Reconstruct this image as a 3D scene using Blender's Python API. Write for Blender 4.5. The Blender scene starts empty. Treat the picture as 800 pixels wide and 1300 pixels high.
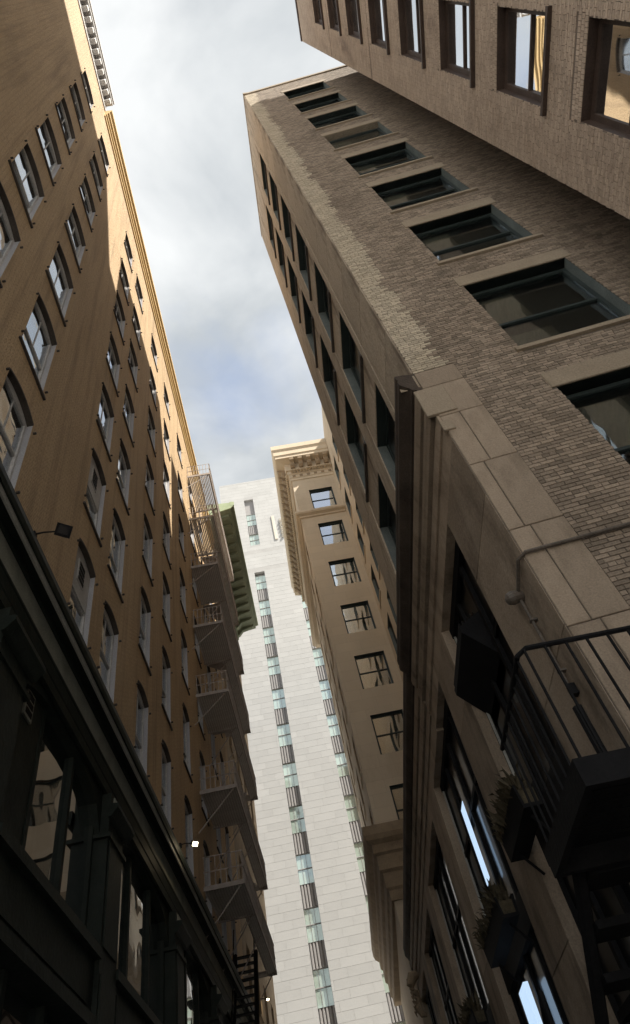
import bpy, math, random
import numpy as np
from mathutils import Vector, Matrix
random.seed(7); rng = np.random.default_rng(7)
sc = bpy.context.scene
COL = sc.collection
EYE = 1.6            # eye height; all z below are given relative to the eye
R_ = math.radians

# ------------------------------------------------------------------ camera
# solved from the vanishing points of the street, the verticals and the cross direction
AX = np.array([[0.98223512, -0.17068758, 0.07797384],
               [0.08289475, 0.76744259, 0.63573605],
               [-0.16835269, -0.61797866, 0.76795817]])   # world axes in camera (right, down, forward)
cam = bpy.data.cameras.new('camera'); cob = bpy.data.objects.new('camera', cam); COL.objects.link(cob)
cam.sensor_fit = 'VERTICAL'; cam.sensor_height = 36.0; cam.lens = 858.95 / 1300 * 36
cam.clip_start = 0.05; cam.clip_end = 3000
rt, dn, fw = AX[:, 0], AX[:, 1], AX[:, 2]
M = Matrix(((rt[0], -dn[0], -fw[0], 0), (rt[1], -dn[1], -fw[1], 0), (rt[2], -dn[2], -fw[2], EYE), (0, 0, 0, 1)))
cob.matrix_world = M
sc.camera = cob

# ------------------------------------------------------------------ world, sun, exposure
SUN = Vector((-1.0, 0.58, -1.6)).normalized()          # direction the light travels
wd = bpy.data.worlds.new('World'); sc.world = wd; wd.use_nodes = True
nt = wd.node_tree; nt.nodes.clear()
def N(t, **kw):
    n = nt.nodes.new(t)
    for k, v in kw.items(): setattr(n, k, v)
    return n
out = N('ShaderNodeOutputWorld'); bg = N('ShaderNodeBackground'); bg.inputs[1].default_value = 0.1
sky = N('ShaderNodeTexSky'); sky.sky_type = 'NISHITA'; sky.sun_disc = False
sky.sun_elevation = math.asin(-SUN.z); sky.sun_rotation = math.atan2(-SUN.x, -SUN.y)
sky.air_density = 1.0; sky.dust_density = 1.5
tc = N('ShaderNodeTexCoord'); sep = N('ShaderNodeSeparateXYZ'); nt.links.new(tc.outputs['Generated'], sep.inputs[0])
mz = N('ShaderNodeMath', operation='MAXIMUM'); nt.links.new(sep.outputs[2], mz.inputs[0]); mz.inputs[1].default_value = 0.12
dx = N('ShaderNodeMath', operation='DIVIDE'); nt.links.new(sep.outputs[0], dx.inputs[0]); nt.links.new(mz.outputs[0], dx.inputs[1])
dy = N('ShaderNodeMath', operation='DIVIDE'); nt.links.new(sep.outputs[1], dy.inputs[0]); nt.links.new(mz.outputs[0], dy.inputs[1])
cmb = N('ShaderNodeCombineXYZ'); nt.links.new(dx.outputs[0], cmb.inputs[0]); nt.links.new(dy.outputs[0], cmb.inputs[1]); cmb.inputs[2].default_value = 10.2
n1 = N('ShaderNodeTexNoise'); n1.inputs['Scale'].default_value = 2.6; n1.inputs['Detail'].default_value = 7; n1.inputs['Roughness'].default_value = 0.5
n1.inputs['Distortion'].default_value = 0.25
n2 = N('ShaderNodeTexNoise'); n2.inputs['Scale'].default_value = 3.6; n2.inputs['Detail'].default_value = 6; n2.inputs['Roughness'].default_value = 0.5; n2.inputs['Distortion'].default_value = 0.3
nt.links.new(cmb.outputs[0], n1.inputs['Vector']); nt.links.new(cmb.outputs[0], n2.inputs['Vector'])
r1 = N('ShaderNodeValToRGB'); r1.color_ramp.elements[0].position = 0.27; r1.color_ramp.elements[0].color = (0.55, 0.55, 0.55, 1)
r1.color_ramp.elements[1].position = 0.44; r1.color_ramp.elements[1].color = (1, 1, 1, 1)
nt.links.new(n1.outputs['Fac'], r1.inputs[0])
r2 = N('ShaderNodeValToRGB'); r2.color_ramp.elements[0].position = 0.36; r2.color_ramp.elements[0].color = (2.15, 2.3, 2.42, 1)
r2.color_ramp.elements[1].position = 0.64; r2.color_ramp.elements[1].color = (3.55, 3.62, 3.64, 1)
nt.links.new(n2.outputs['Fac'], r2.inputs[0])
mx = N('ShaderNodeMix', data_type='RGBA'); nt.links.new(r1.outputs[0], mx.inputs[0])
nt.links.new(sky.outputs[0], mx.inputs[6]); nt.links.new(r2.outputs[0], mx.inputs[7])
nt.links.new(mx.outputs[2], bg.inputs[0]); nt.links.new(bg.outputs[0], out.inputs[0])

sl = bpy.data.lights.new('sun', 'SUN'); sl.energy = 4.4; sl.angle = R_(0.5); sl.color = (1.0, 0.93, 0.82)
so = bpy.data.objects.new('sun', sl); COL.objects.link(so)
so.rotation_euler = SUN.to_track_quat('-Z', 'Y').to_euler(); so.location = (30, -20, 90)
sc.view_settings.view_transform = 'Standard'; sc.view_settings.look = 'None'
sc.view_settings.exposure = 1.45; sc.view_settings.gamma = 1.0; sc.view_settings.use_curve_mapping = False
sc.cycles.max_bounces = 12; sc.cycles.diffuse_bounces = 8; sc.cycles.glossy_bounces = 4; sc.cycles.transparent_max_bounces = 8
sc.cycles.sample_clamp_indirect = 6.0; sc.cycles.use_denoising = True

# ------------------------------------------------------------------ materials
def newmat(name):
    m = bpy.data.materials.new(name); m.use_nodes = True
    t = m.node_tree; b = t.nodes['Principled BSDF']
    return m, t, b
def rgb(c): return (c[0], c[1], c[2], 1)
def surf(name, c1, c2, scale=1.2, rough=0.85, stretch=(1, 1, 1), bump=0.3, bscale=30.0, bdist=0.02,
         fine=0.18, fscale=40.0, tint=None, spec=0.3, stain=None, brick=None, bcol=(0.80, 1.06), tintamt=1.0, metallic=0.0):
    m, t, b = newmat(name); L = t.links.new
    def n(ty, **kw):
        x = t.nodes.new(ty)
        for k, v in kw.items(): setattr(x, k, v)
        return x
    co = n('ShaderNodeTexCoord'); mp = n('ShaderNodeMapping'); mp.inputs['Scale'].default_value = stretch
    L(co.outputs['Object'], mp.inputs[0])
    a = n('ShaderNodeTexNoise'); a.inputs['Scale'].default_value = scale; a.inputs['Detail'].default_value = 8; a.inputs['Roughness'].default_value = 0.6
    L(mp.outputs[0], a.inputs['Vector'])
    rp = n('ShaderNodeValToRGB'); rp.color_ramp.elements[0].position = 0.32; rp.color_ramp.elements[1].position = 0.68
    rp.color_ramp.elements[0].color = rgb(c1); rp.color_ramp.elements[1].color = rgb(c2)
    L(a.outputs['Fac'], rp.inputs[0]); col = rp.outputs[0]
    f = n('ShaderNodeTexNoise'); f.inputs['Scale'].default_value = fscale; f.inputs['Detail'].default_value = 4
    L(co.outputs['Object'], f.inputs['Vector'])
    mr = n('ShaderNodeMapRange'); mr.inputs[1].default_value = 0.3; mr.inputs[2].default_value = 0.7
    mr.inputs[3].default_value = 1 - fine; mr.inputs[4].default_value = 1 + fine; L(f.outputs['Fac'], mr.inputs[0])
    mu = n('ShaderNodeMix', data_type='RGBA', blend_type='MULTIPLY'); mu.inputs[0].default_value = 1.0
    L(col, mu.inputs[6]); L(mr.outputs[0], mu.inputs[7]); col = mu.outputs[2]
    if stain:      # dirt patches with a shape of their own: (colour, scale, lo, hi, stretch)
        sc_, ss, lo, hi, st = stain
        m2 = n('ShaderNodeMapping'); m2.inputs['Scale'].default_value = st; L(co.outputs['Object'], m2.inputs[0])
        s = n('ShaderNodeTexNoise'); s.inputs['Scale'].default_value = ss; s.inputs['Detail'].default_value = 9; s.inputs['Roughness'].default_value = 0.65
        L(m2.outputs[0], s.inputs['Vector'])
        q = n('ShaderNodeMapRange'); q.inputs[1].default_value = lo; q.inputs[2].default_value = hi; L(s.outputs['Fac'], q.inputs[0])
        mm = n('ShaderNodeMix', data_type='RGBA'); L(q.outputs[0], mm.inputs[0]); L(col, mm.inputs[6]); mm.inputs[7].default_value = rgb(sc_)
        col = mm.outputs[2]
    if tint:
        at = n('ShaderNodeAttribute'); at.attribute_name = 'tint'
        if tint == 'object':
            at = n('ShaderNodeObjectInfo'); src = at.outputs['Random']
        else: src = at.outputs['Fac']
        q = n('ShaderNodeMapRange'); q.inputs[3].default_value = 1 - 0.32 * tintamt; q.inputs[4].default_value = 1 + 0.30 * tintamt; L(src, q.inputs[0])
        mm = n('ShaderNodeMix', data_type='RGBA', blend_type='MULTIPLY'); mm.inputs[0].default_value = 1.0
        L(col, mm.inputs[6]); L(q.outputs[0], mm.inputs[7]); col = mm.outputs[2]
    L(col, b.inputs['Base Color']); b.inputs['Roughness'].default_value = rough; b.inputs['Specular IOR Level'].default_value = spec
    b.inputs['Metallic'].default_value = metallic
    bn = n('ShaderNodeTexNoise'); bn.inputs['Scale'].default_value = bscale; bn.inputs['Detail'].default_value = 6; L(mp.outputs[0], bn.inputs['Vector'])
    hgt = bn.outputs['Fac']
    if brick:      # courses under thick paint: fine relief only
        sx = n('ShaderNodeSeparateXYZ'); L(co.outputs['Object'], sx.inputs[0]); cx = n('ShaderNodeCombineXYZ')
        L(sx.outputs[0], cx.inputs[0]); L(sx.outputs[2], cx.inputs[1])
        wn = n('ShaderNodeTexNoise'); wn.inputs['Scale'].default_value = 5; L(cx.outputs[0], wn.inputs['Vector'])
        wv = n('ShaderNodeVectorMath', operation='SCALE'); L(wn.outputs['Color'], wv.inputs[0]); wv.inputs['Scale'].default_value = 0.03
        ad = n('ShaderNodeVectorMath', operation='ADD'); L(cx.outputs[0], ad.inputs[0]); L(wv.outputs[0], ad.inputs[1])
        bt = n('ShaderNodeTexBrick'); bt.inputs['Scale'].default_value = 1; bt.inputs['Brick Width'].default_value = brick[0]; bt.inputs['Row Height'].default_value = brick[1]
        bt.inputs['Mortar Size'].default_value = 0.012; bt.inputs['Mortar Smooth'].default_value = 0.6
        bt.inputs['Color1'].default_value = (1, 1, 1, 1); bt.inputs['Color2'].default_value = (.7, .7, .7, 1); bt.inputs['Mortar'].default_value = (0, 0, 0, 1)
        L(ad.outputs[0], bt.inputs['Vector'])
        q = n('ShaderNodeMapRange'); q.inputs[3].default_value = bcol[0]; q.inputs[4].default_value = bcol[1]; L(bt.outputs['Color'], q.inputs[0])
        mm = n('ShaderNodeMix', data_type='RGBA', blend_type='MULTIPLY'); mm.inputs[0].default_value = 1.0; L(col, mm.inputs[6]); L(q.outputs[0], mm.inputs[7])
        L(mm.outputs[2], b.inputs['Base Color'])
        ma = n('ShaderNodeMath', operation='MULTIPLY_ADD'); L(bt.outputs['Color'], ma.inputs[0]); ma.inputs[1].default_value = brick[2]; L(hgt, ma.inputs[2]); hgt = ma.outputs[0]
    bp = n('ShaderNodeBump'); bp.inputs['Strength'].default_value = bump; bp.inputs['Distance'].default_value = bdist
    L(hgt, bp.inputs['Height']); L(bp.outputs[0], b.inputs['Normal'])
    return m
def glass(name, refl, tintc=(0.02, 0.024, 0.026), rough=0.02, wave=0.02, wscale=1.2, gcol=(0.92, 0.96, 1.0), see=0.0):
    m, t, b = newmat(name); L = t.links.new
    b.inputs['Base Color'].default_value = rgb(tintc); b.inputs['Roughness'].default_value = 0.3; b.inputs['Specular IOR Level'].default_value = 0.2
    g = t.nodes.new('ShaderNodeBsdfGlossy'); g.inputs['Roughness'].default_value = rough; g.inputs['Color'].default_value = rgb(gcol)
    lw = t.nodes.new('ShaderNodeLayerWeight'); lw.inputs[0].default_value = 0.28
    mr = t.nodes.new('ShaderNodeMapRange'); mr.inputs[3].default_value = refl; mr.inputs[4].default_value = min(1.0, refl + 0.55); L(lw.outputs['Fresnel'], mr.inputs[0])
    base = b.outputs[0]
    if see:
        tr = t.nodes.new('ShaderNodeBsdfTransparent'); tr.inputs[0].default_value = (0.86, 0.9, 0.88, 1)
        m0 = t.nodes.new('ShaderNodeMixShader'); m0.inputs[0].default_value = see; L(b.outputs[0], m0.inputs[1]); L(tr.outputs[0], m0.inputs[2]); base = m0.outputs[0]
    mix = t.nodes.new('ShaderNodeMixShader'); L(mr.outputs[0], mix.inputs[0]); L(base, mix.inputs[1]); L(g.outputs[0], mix.inputs[2])
    if wave:
        co = t.nodes.new('ShaderNodeTexCoord'); no = t.nodes.new('ShaderNodeTexNoise'); no.inputs['Scale'].default_value = wscale; no.inputs['Detail'].default_value = 1
        oi = t.nodes.new('ShaderNodeObjectInfo'); ad = t.nodes.new('ShaderNodeVectorMath'); ad.operation = 'ADD'
        L(co.outputs['Object'], ad.inputs[0]); L(oi.outputs['Location'], ad.inputs[1]); L(ad.outputs[0], no.inputs['Vector'])
        bp = t.nodes.new('ShaderNodeBump'); bp.inputs['Strength'].default_value = 1.0; bp.inputs['Distance'].default_value = wave
        L(no.outputs['Fac'], bp.inputs['Height']); L(bp.outputs[0], g.inputs['Normal'])
    L(mix.outputs[0], t.nodes['Material Output'].inputs['Surface'])
    return m
def emit(name, c, s):
    m, t, b = newmat(name); b.inputs['Base Color'].default_value = (0.5, 0.5, 0.5, 1)
    b.inputs['Emission Color'].default_value = rgb(c); b.inputs['Emission Strength'].default_value = s; return m

MT = {}
MT['ochre'] = surf('ochre_paint', (0.46, 0.325, 0.185), (0.57, 0.408, 0.24), 0.5, 0.85, (1, 1, .45), 0.8, 12, 0.03, 0.12, 14,
                   stain=((0.32, 0.225, 0.13), 1.3, 0.50, 0.72, (2.0, 1, .10)), brick=(0.21, 0.068, 1.1))
MT['ochre_trim'] = surf('ochre_trim', (0.53, 0.36, 0.15), (0.60, 0.42, 0.19), 1, 0.75)
MT['lilac'] = surf('grey_reveal_paint', (0.34, 0.335, 0.35), (0.42, 0.415, 0.43), 2, 0.6, (1, 1, .3))
MT['greywhite'] = surf('grey_white_paint', (0.42, 0.41, 0.40), (0.54, 0.53, 0.52), 3, 0.6)
MT['darksill'] = surf('dark_sill', (0.05, 0.042, 0.036), (0.09, 0.075, 0.065), 3, 0.8)
MT['sash'] = surf('dark_sash', (0.03, 0.03, 0.03), (0.055, 0.052, 0.05), 3, 0.5)
MT['brick'] = surf('brown_brick', (0.245, 0.194, 0.147), (0.325, 0.262, 0.203), 0.7, 0.9, (1, 1, 1), 0.5, 60, 0.01, 0.2, 45, tint=True,
                   stain=((0.17, 0.134, 0.104), 0.9, 0.55, 0.74, (1, 1, .5)))
MT['cornerbrick'] = surf('tan_corner_brick', (0.45, 0.382, 0.285), (0.53, 0.455, 0.35), 0.8, 0.9, (1, 1, 1), 0.5, 60, 0.01, 0.2, 45, tint=True, tintamt=0.6)
MT['mortar'] = surf('mortar', (0.09, 0.077, 0.066), (0.13, 0.112, 0.095), 2, 0.95)
MT['trbrick'] = surf('russet_brick', (0.38, 0.298, 0.232), (0.47, 0.375, 0.297), 0.8, 0.9, (1, 1, .6), 0.5, 60, 0.01, 0.18, 45, tint=True, tintamt=0.42,
                     stain=((0.24, 0.185, 0.15), 0.7, 0.56, 0.70, (1, 1, .4)))
MT['trmortar'] = surf('russet_mortar', (0.16, 0.128, 0.105), (0.2, 0.16, 0.132), 2, 0.95)
MT['trwood'] = surf('brown_window_paint', (0.05, 0.034, 0.028), (0.075, 0.052, 0.043), 4, 0.55)
MT['stone'] = surf('brown_stone', (0.30, 0.235, 0.175), (0.41, 0.33, 0.252), 1.3, 0.88, (1, 1, .6), 0.6, 18, 0.02, 0.16, 50, tint='object', tintamt=0.45,
                   stain=((0.16, 0.124, 0.09), 1.5, 0.48, 0.68, (1, 1, .35)))
MT['limeweath'] = surf('weathered_facade_stone', (0.41, 0.338, 0.258), (0.53, 0.445, 0.345), 0.8, 0.88, (1, 1, .3), 0.7, 14, 0.03, 0.18, 25, tint='object', tintamt=0.3,
                       stain=((0.22, 0.172, 0.128), 1.8, 0.50, 0.68, (1.4, 1, .22)))
MT['soot_shade'] = surf('sooty_shaded_stone', (0.055, 0.042, 0.034), (0.10, 0.078, 0.062), 2, 0.92, (1, 1, 1), 0.5, 20, 0.02, 0.2, 40)  # soot on the crown; in the grooves it paints shadow gaps
MT['lintel'] = surf('lintel_stone', (0.30, 0.243, 0.18), (0.38, 0.312, 0.235), 1.5, 0.88, bump=.3)
MT['beige'] = surf('beige_stone', (0.53, 0.445, 0.335), (0.61, 0.52, 0.40), 0.35, 0.85, (1, 1, .5), 0.25, 8, 0.03, 0.06, 30,
                   stain=((0.46, 0.38, 0.28), 0.5, 0.55, 0.72, (1, 1, .3)), brick=(1.45, 0.664, .5), bcol=(0.86, 1.02))
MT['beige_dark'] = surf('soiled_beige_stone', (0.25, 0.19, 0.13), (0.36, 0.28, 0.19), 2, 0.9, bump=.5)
MT['white'] = surf('white_limestone', (0.335, 0.34, 0.342), (0.39, 0.395, 0.397), 0.25, 0.8, (1, 1, 1), 0.1, 10, 0.02, 0.04, 20, tint='object', tintamt=0.12)
MT['whites'] = surf('white_limestone_blocks', (0.335, 0.34, 0.342), (0.39, 0.395, 0.397), 0.25, 0.8, (1, 1, 1), 0.1, 10, 0.02, 0.04, 20, tint=True, tintamt=0.12)
MT['whitejoint'] = surf('limestone_joint', (0.31, 0.312, 0.312), (0.35, 0.352, 0.352), 1, 0.9)
MT['carving'] = surf('cream_carving', (0.44, 0.42, 0.37), (0.5, 0.475, 0.42), 1, 0.8)
MT['spandrel'] = surf('grey_metal_spandrel', (0.24, 0.235, 0.235), (0.31, 0.30, 0.30), 0.8, 0.45, (1, 1, .3), spec=.5)
MT['green'] = surf('green_copper', (0.12, 0.142, 0.10), (0.21, 0.235, 0.17), 0.8, 0.8, bump=.4)
MT['greenpale'] = surf('pale_green_copper', (0.26, 0.31, 0.19), (0.33, 0.38, 0.25), 0.8, 0.8, bump=.4)
MT['iron'] = surf('rusty_iron', (0.26, 0.225, 0.20), (0.37, 0.325, 0.295), 3, 0.7, bump=.3)
MT['slat'] = surf('grey_iron_slat', (0.48, 0.44, 0.415), (0.58, 0.54, 0.51), 3, 0.7, bump=.3)
MT['black'] = surf('black_iron', (0.009, 0.009, 0.010), (0.015, 0.015, 0.016), 3, 0.7, bump=.2, spec=.12)
MT['g_black'] = glass('black_podium_glass', 0.012, rough=0.05, wave=0.004, tintc=(0.006, 0.006, 0.006))
MT['shop'] = surf('green_black_cast_iron', (0.015, 0.020, 0.016), (0.03, 0.036, 0.03), 2, 0.62, bump=.5, bscale=12, spec=.18)
MT['shopgrey'] = surf('grey_green_frieze', (0.24, 0.245, 0.205), (0.38, 0.38, 0.325), 1.6, 0.8, (1, 1, 1), bump=.5, bscale=10, spec=.15)
MT['shopedge'] = surf('worn_metal_and_glint_edge', (0.30, 0.30, 0.275), (0.42, 0.415, 0.38), 2, 0.5)
MT['frame'] = surf('blue_green_frame', (0.026, 0.036, 0.036), (0.042, 0.055, 0.054), 2, 0.5)
MT['framepale'] = surf('pale_blue_green_jamb', (0.11, 0.13, 0.127), (0.155, 0.178, 0.174), 2, 0.55)
MT['interior'] = surf('dark_room', (0.012, 0.011, 0.01), (0.018, 0.016, 0.015), 1, 0.95)
MT['curtain'] = surf('curtain', (0.5, 0.48, 0.42), (0.62, 0.6, 0.54), 2, 0.9, (6, 6, .3))
MT['asphalt'] = surf('asphalt', (0.07, 0.07, 0.07), (0.10, 0.10, 0.10), 2, 0.9)
MT['concrete'] = surf('pale_concrete', (0.40, 0.39, 0.37), (0.46, 0.45, 0.43), .3, 0.9)
MT['paving'] = surf('paving', (0.38, 0.37, 0.35), (0.44, 0.43, 0.41), 1, 0.9)
MT['kerb'] = surf('kerb_stone', (0.24, 0.235, 0.23), (0.3, 0.29, 0.28), 2, 0.9)
MT['roof'] = surf('roofing', (0.4, 0.4, 0.39), (0.46, 0.46, 0.45), 1, 0.95)
MT['pipe'] = surf('painted_conduit', (0.10, 0.085, 0.07), (0.15, 0.125, 0.105), 5, 0.5)
MT['plant'] = surf('dry_plant', (0.05, 0.042, 0.025), (0.10, 0.08, 0.05), 9, 0.9)
MT['g_left'] = glass('old_sash_glass', 0.40, wave=0.02, wscale=1.6, see=0.85)
MT['g_tr'] = glass('sky_mirroring_glass', 0.80, wave=0.006, wscale=0.9)
MT['g_dark'] = glass('dark_office_glass', 0.05, rough=0.04, wave=0.004, tintc=(0.012, 0.012, 0.013))
MT['g_side'] = glass('dim_side_glass', 0.10, rough=0.03, wave=0.012, tintc=(0.02, 0.02, 0.02), see=.85)
MT['g_shop'] = glass('wavy_shop_glass', 0.68, wave=0.012, wscale=0.9, tintc=(0.008, 0.008, 0.008))
MT['g_mid'] = glass('sash_glass', 0.52, wave=0.004, see=0.9)
MT['g_white'] = glass('pale_tower_glass', 0.35, wave=0.01, tintc=(0.36, 0.44, 0.40), rough=.08, gcol=(.86, .98, .93))
MT['lampglow'] = emit('lit_lens', (1.0, 0.80, 0.5), 5)
MT['skyglint'] = emit('blue_sky_glint', (0.55, 0.75, 1.0), 0.36)  # glow standing in for sky reflected in the podium glass

# ------------------------------------------------------------------ mesh and object helpers
class MB:
    def __init__(s): s.v = []; s.f = []; s.t = []
    def add(s, vs, fs, tint=0.5):
        o = len(s.v); s.v += [tuple(p) for p in vs]; s.f += [tuple(i + o for i in f) for f in fs]; s.t += [tint] * len(fs); return s
    def quad(s, a, b, c, d, tint=0.5): return s.add([a, b, c, d], [(0, 1, 2, 3)], tint)
    def box(s, x0, x1, y0, y1, z0, z1, tint=0.5):
        v = [(x, y, z) for z in (z0, z1) for y in (y0, y1) for x in (x0, x1)]
        return s.add(v, [(0, 2, 3, 1), (4, 5, 7, 6), (0, 1, 5, 4), (2, 6, 7, 3), (0, 4, 6, 2), (1, 3, 7, 5)], tint)
    def bevbox(s, x0, x1, y0, y1, z0, z1, b=0.02, tint=0.5):   # box with bevelled outward (y0) face
        v = [(x0, y1, z0), (x1, y1, z0), (x1, y1, z1), (x0, y1, z1), (x0, y0 + b, z0), (x1, y0 + b, z0), (x1, y0 + b, z1), (x0, y0 + b, z1),
             (x0 + b, y0, z0 + b), (x1 - b, y0, z0 + b), (x1 - b, y0, z1 - b), (x0 + b, y0, z1 - b)]
        return s.add(v, [(8, 9, 10, 11), (4, 5, 9, 8), (5, 6, 10, 9), (6, 7, 11, 10), (7, 4, 8, 11), (0, 1, 5, 4), (1, 2, 6, 5), (2, 3, 7, 6), (3, 0, 4, 7), (0, 3, 2, 1)], tint)
    def prism(s, prof, a0, a1, axis='x'):     # profile in (y,z) swept along x, or (x,z) along y, or (x,y) along z
        n = len(prof)
        if axis == 'x': mk = lambda p, a: (a, p[0], p[1])
        elif axis == 'y': mk = lambda p, a: (p[0], a, p[1])
        else: mk = lambda p, a: (p[0], p[1], a)
        v = [mk(p, a0) for p in prof] + [mk(p, a1) for p in prof]
        f = [(i, (i + 1) % n, n + (i + 1) % n, n + i) for i in range(n)] + [tuple(range(n))[::-1], tuple(range(n, 2 * n))]
        return s.add(v, f)
    def tube(s, pts, r, n=8):
        pts = [Vector(p) for p in pts]
        rings = []
        for i, p in enumerate(pts):
            d = (pts[min(i + 1, len(pts) - 1)] - pts[max(i - 1, 0)]).normalized()
            a = d.cross(Vector((0, 0, 1)));  a = a.normalized() if a.length > 1e-3 else Vector((1, 0, 0)); b = d.cross(a)
            rr = r[i] if isinstance(r, (list, tuple)) else r
            rings.append([p + (a * math.cos(2 * math.pi * k / n) + b * math.sin(2 * math.pi * k / n)) * rr for k in range(n)])
        v = [q for g in rings for q in g]; f = []
        for i in range(len(rings) - 1):
            for k in range(n): f.append((i * n + k, i * n + (k + 1) % n, (i + 1) * n + (k + 1) % n, (i + 1) * n + k))
        f += [tuple(range(n))[::-1], tuple(range((len(rings) - 1) * n, len(rings) * n))]
        return s.add(v, f)
    def mesh(s, name, tint=False):
        m = bpy.data.meshes.new(name); m.from_pydata(s.v, [], s.f)
        if tint:
            at = m.attributes.new('tint', 'FLOAT', 'FACE'); at.data.foreach_set('value', np.array(s.t, dtype=np.float32))
        m.update(); return m
class Fr:      # a facade frame: X along the wall, Y inwards, Z up
    def __init__(s, ox, oy, deg): s.ox, s.oy, s.a = ox, oy, R_(deg); s.U = (math.cos(s.a), math.sin(s.a)); s.I = (-math.sin(s.a), math.cos(s.a))
    def pt(s, u, d, z): return Vector((s.ox + u * s.U[0] + d * s.I[0], s.oy + u * s.U[1] + d * s.I[1], z + EYE))
def link(name, data, mat=None, parent=None):
    o = bpy.data.objects.new(name, data); COL.objects.link(o)
    if mat is not None and data is not None and not data.materials: data.materials.append(MT[mat])
    if parent is not None: o.parent = parent
    return o
def root(name, label, cat, loc=(0, 0, 0), group=None):
    o = link(name, None); o.location = loc; o['label'] = label; o['category'] = cat
    if group: o['group'] = group
    return o
def tagt(o, label, cat, group=None):
    o['label'] = label; o['category'] = cat
    if group: o['group'] = group
    return o
def part(name, mb, mat, parent, fr=None, tint=False, kind=None, label=None):
    """mesh given in the facade frame (or, without frame, in world axes about the eye height)"""
    me = mb.mesh(name, tint) if isinstance(mb, MB) else mb
    o = link(name, me, mat, parent)
    if fr is not None:
        o.location = Vector((fr.ox, fr.oy, EYE)) - parent.location; o.rotation_euler = (0, 0, fr.a)
    else: o.location = Vector((0, 0, EYE)) - parent.location
    if kind: o['kind'] = kind
    if label: o['label'] = label
    return o
def sub(name, mb, mat, parent, tint=False, kind=None, loc=None, label=None):
    me = mb.mesh(name, tint) if isinstance(mb, MB) else mb
    o = link(name, me, mat, parent)
    if loc is not None: o.location = loc
    if kind: o['kind'] = kind
    if label: o['label'] = label
    return o
def wall(u0, u1, z0, z1, holes, depth, fr_split=None):
    """front sheet with openings, plus the reveals. hole = (ua, ub, za, zb, rise)"""
    F, Rv = MB(), MB()
    us = sorted({u0, u1, *[h[0] for h in holes], *[h[1] for h in holes]}); us = [u for u in us if u0 <= u <= u1]
    zs = sorted({z0, z1, *[h[2] for h in holes], *[h[3] for h in holes]}); zs = [z for z in zs if z0 <= z <= z1]
    for i in range(len(us) - 1):
        run = None
        for j in range(len(zs) - 1):
            uc, zc = (us[i] + us[i + 1]) / 2, (zs[j] + zs[j + 1]) / 2
            solid = not any(h[0] < uc < h[1] and h[2] < zc < h[3] for h in holes)
            if solid: run = zs[j] if run is None else run
            if run is not None and (not solid or j == len(zs) - 2):
                e = zs[j + 1] if solid else zs[j]
                F.quad((us[i], 0, run), (us[i + 1], 0, run), (us[i + 1], 0, e), (us[i], 0, e)); run = None
    for ua, ub, za, zb, rise in holes:
        zt = zb - rise
        Rv.quad((ua, 0, za), (ua, 0, zt), (ua, depth, zt), (ua, depth, za)); Rv.quad((ub, 0, za), (ub, depth, za), (ub, depth, zt), (ub, 0, zt))
        Rv.quad((ua, 0, za), (ua, depth, za), (ub, depth, za), (ub, 0, za))
        if not rise: Rv.quad((ua, 0, zb), (ub, 0, zb), (ub, depth, zb), (ua, depth, zb))
        else:
            n = 8; cv = [(ua + (ub - ua) * k / n, zt + rise * (1 - (2 * k / n - 1) ** 2)) for k in range(n + 1)]
            for k in range(n):
                a, b = cv[k], cv[k + 1]
                F.quad((a[0], 0, a[1]), (b[0], 0, b[1]), (b[0], 0, zb), (a[0], 0, zb))
                Rv.quad((a[0], 0, a[1]), (b[0], 0, b[1]), (b[0], depth, b[1]), (a[0], depth, a[1]))
    return F, Rv
def put(tmpl, fr, u, z, parent, name='window'):
    """tmpl = [(name, mesh, mat), ...]; the first is the window, the others its sub-parts"""
    o = link(name, tmpl[0][1], tmpl[0][2], parent); o.location = fr.pt(u, 0, z) - parent.location; o.rotation_euler = (0, 0, fr.a)
    for nm, me, mt in tmpl[1:]: link(nm, me, mt, o)
    return o
def sash_window(w, h, rec, ft=0.07, rise=0.0, meet=0.5, glassmat='g_left', framemat='sash', sill=None, mull=0, dep=0.10, lower_out=0.04, raise_=0.0):
    fm = MB(); hw = w / 2; ht = h - rise * 0.0
    fm.box(-hw, -hw + ft, rec, rec + dep, 0, ht); fm.box(hw - ft, hw, rec, rec + dep, 0, ht)
    fm.box(-hw + ft, hw - ft, rec, rec + dep, 0, ft); fm.box(-hw + ft, hw - ft, rec, rec + dep, ht - ft - rise, ht)
    zm = h * meet
    fm.box(-hw + ft, hw - ft, rec + 0.02, rec + dep - 0.01, zm - 0.03, zm + 0.03)
    for k in range(mull):
        x = -hw + w * (k + 1) / (mull + 1); fm.box(x - 0.03, x + 0.03, rec + 0.015, rec + dep - 0.015, ft, ht - ft - rise)
    up = MB(); up.box(-hw + ft, hw - ft, rec + 0.035, rec + 0.043, zm + 0.03, ht - ft - rise)
    lo = MB(); lo.box(-hw + ft, hw - ft, rec + 0.06, rec + 0.068, ft, zm - 0.03)
    T = [('window', fm.mesh('window_frame'), framemat), ('pane', up.mesh('upper_pane'), glassmat), ('pane', lo.mesh('lower_pane'), glassmat)]
    if sill:
        sm = MB(); sm.box(-hw - sill[0], hw + sill[0], -sill[1], rec, -sill[2], 0.0); T.append(('sill', sm.mesh('window_sill'), sill[3]))
    return T
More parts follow.
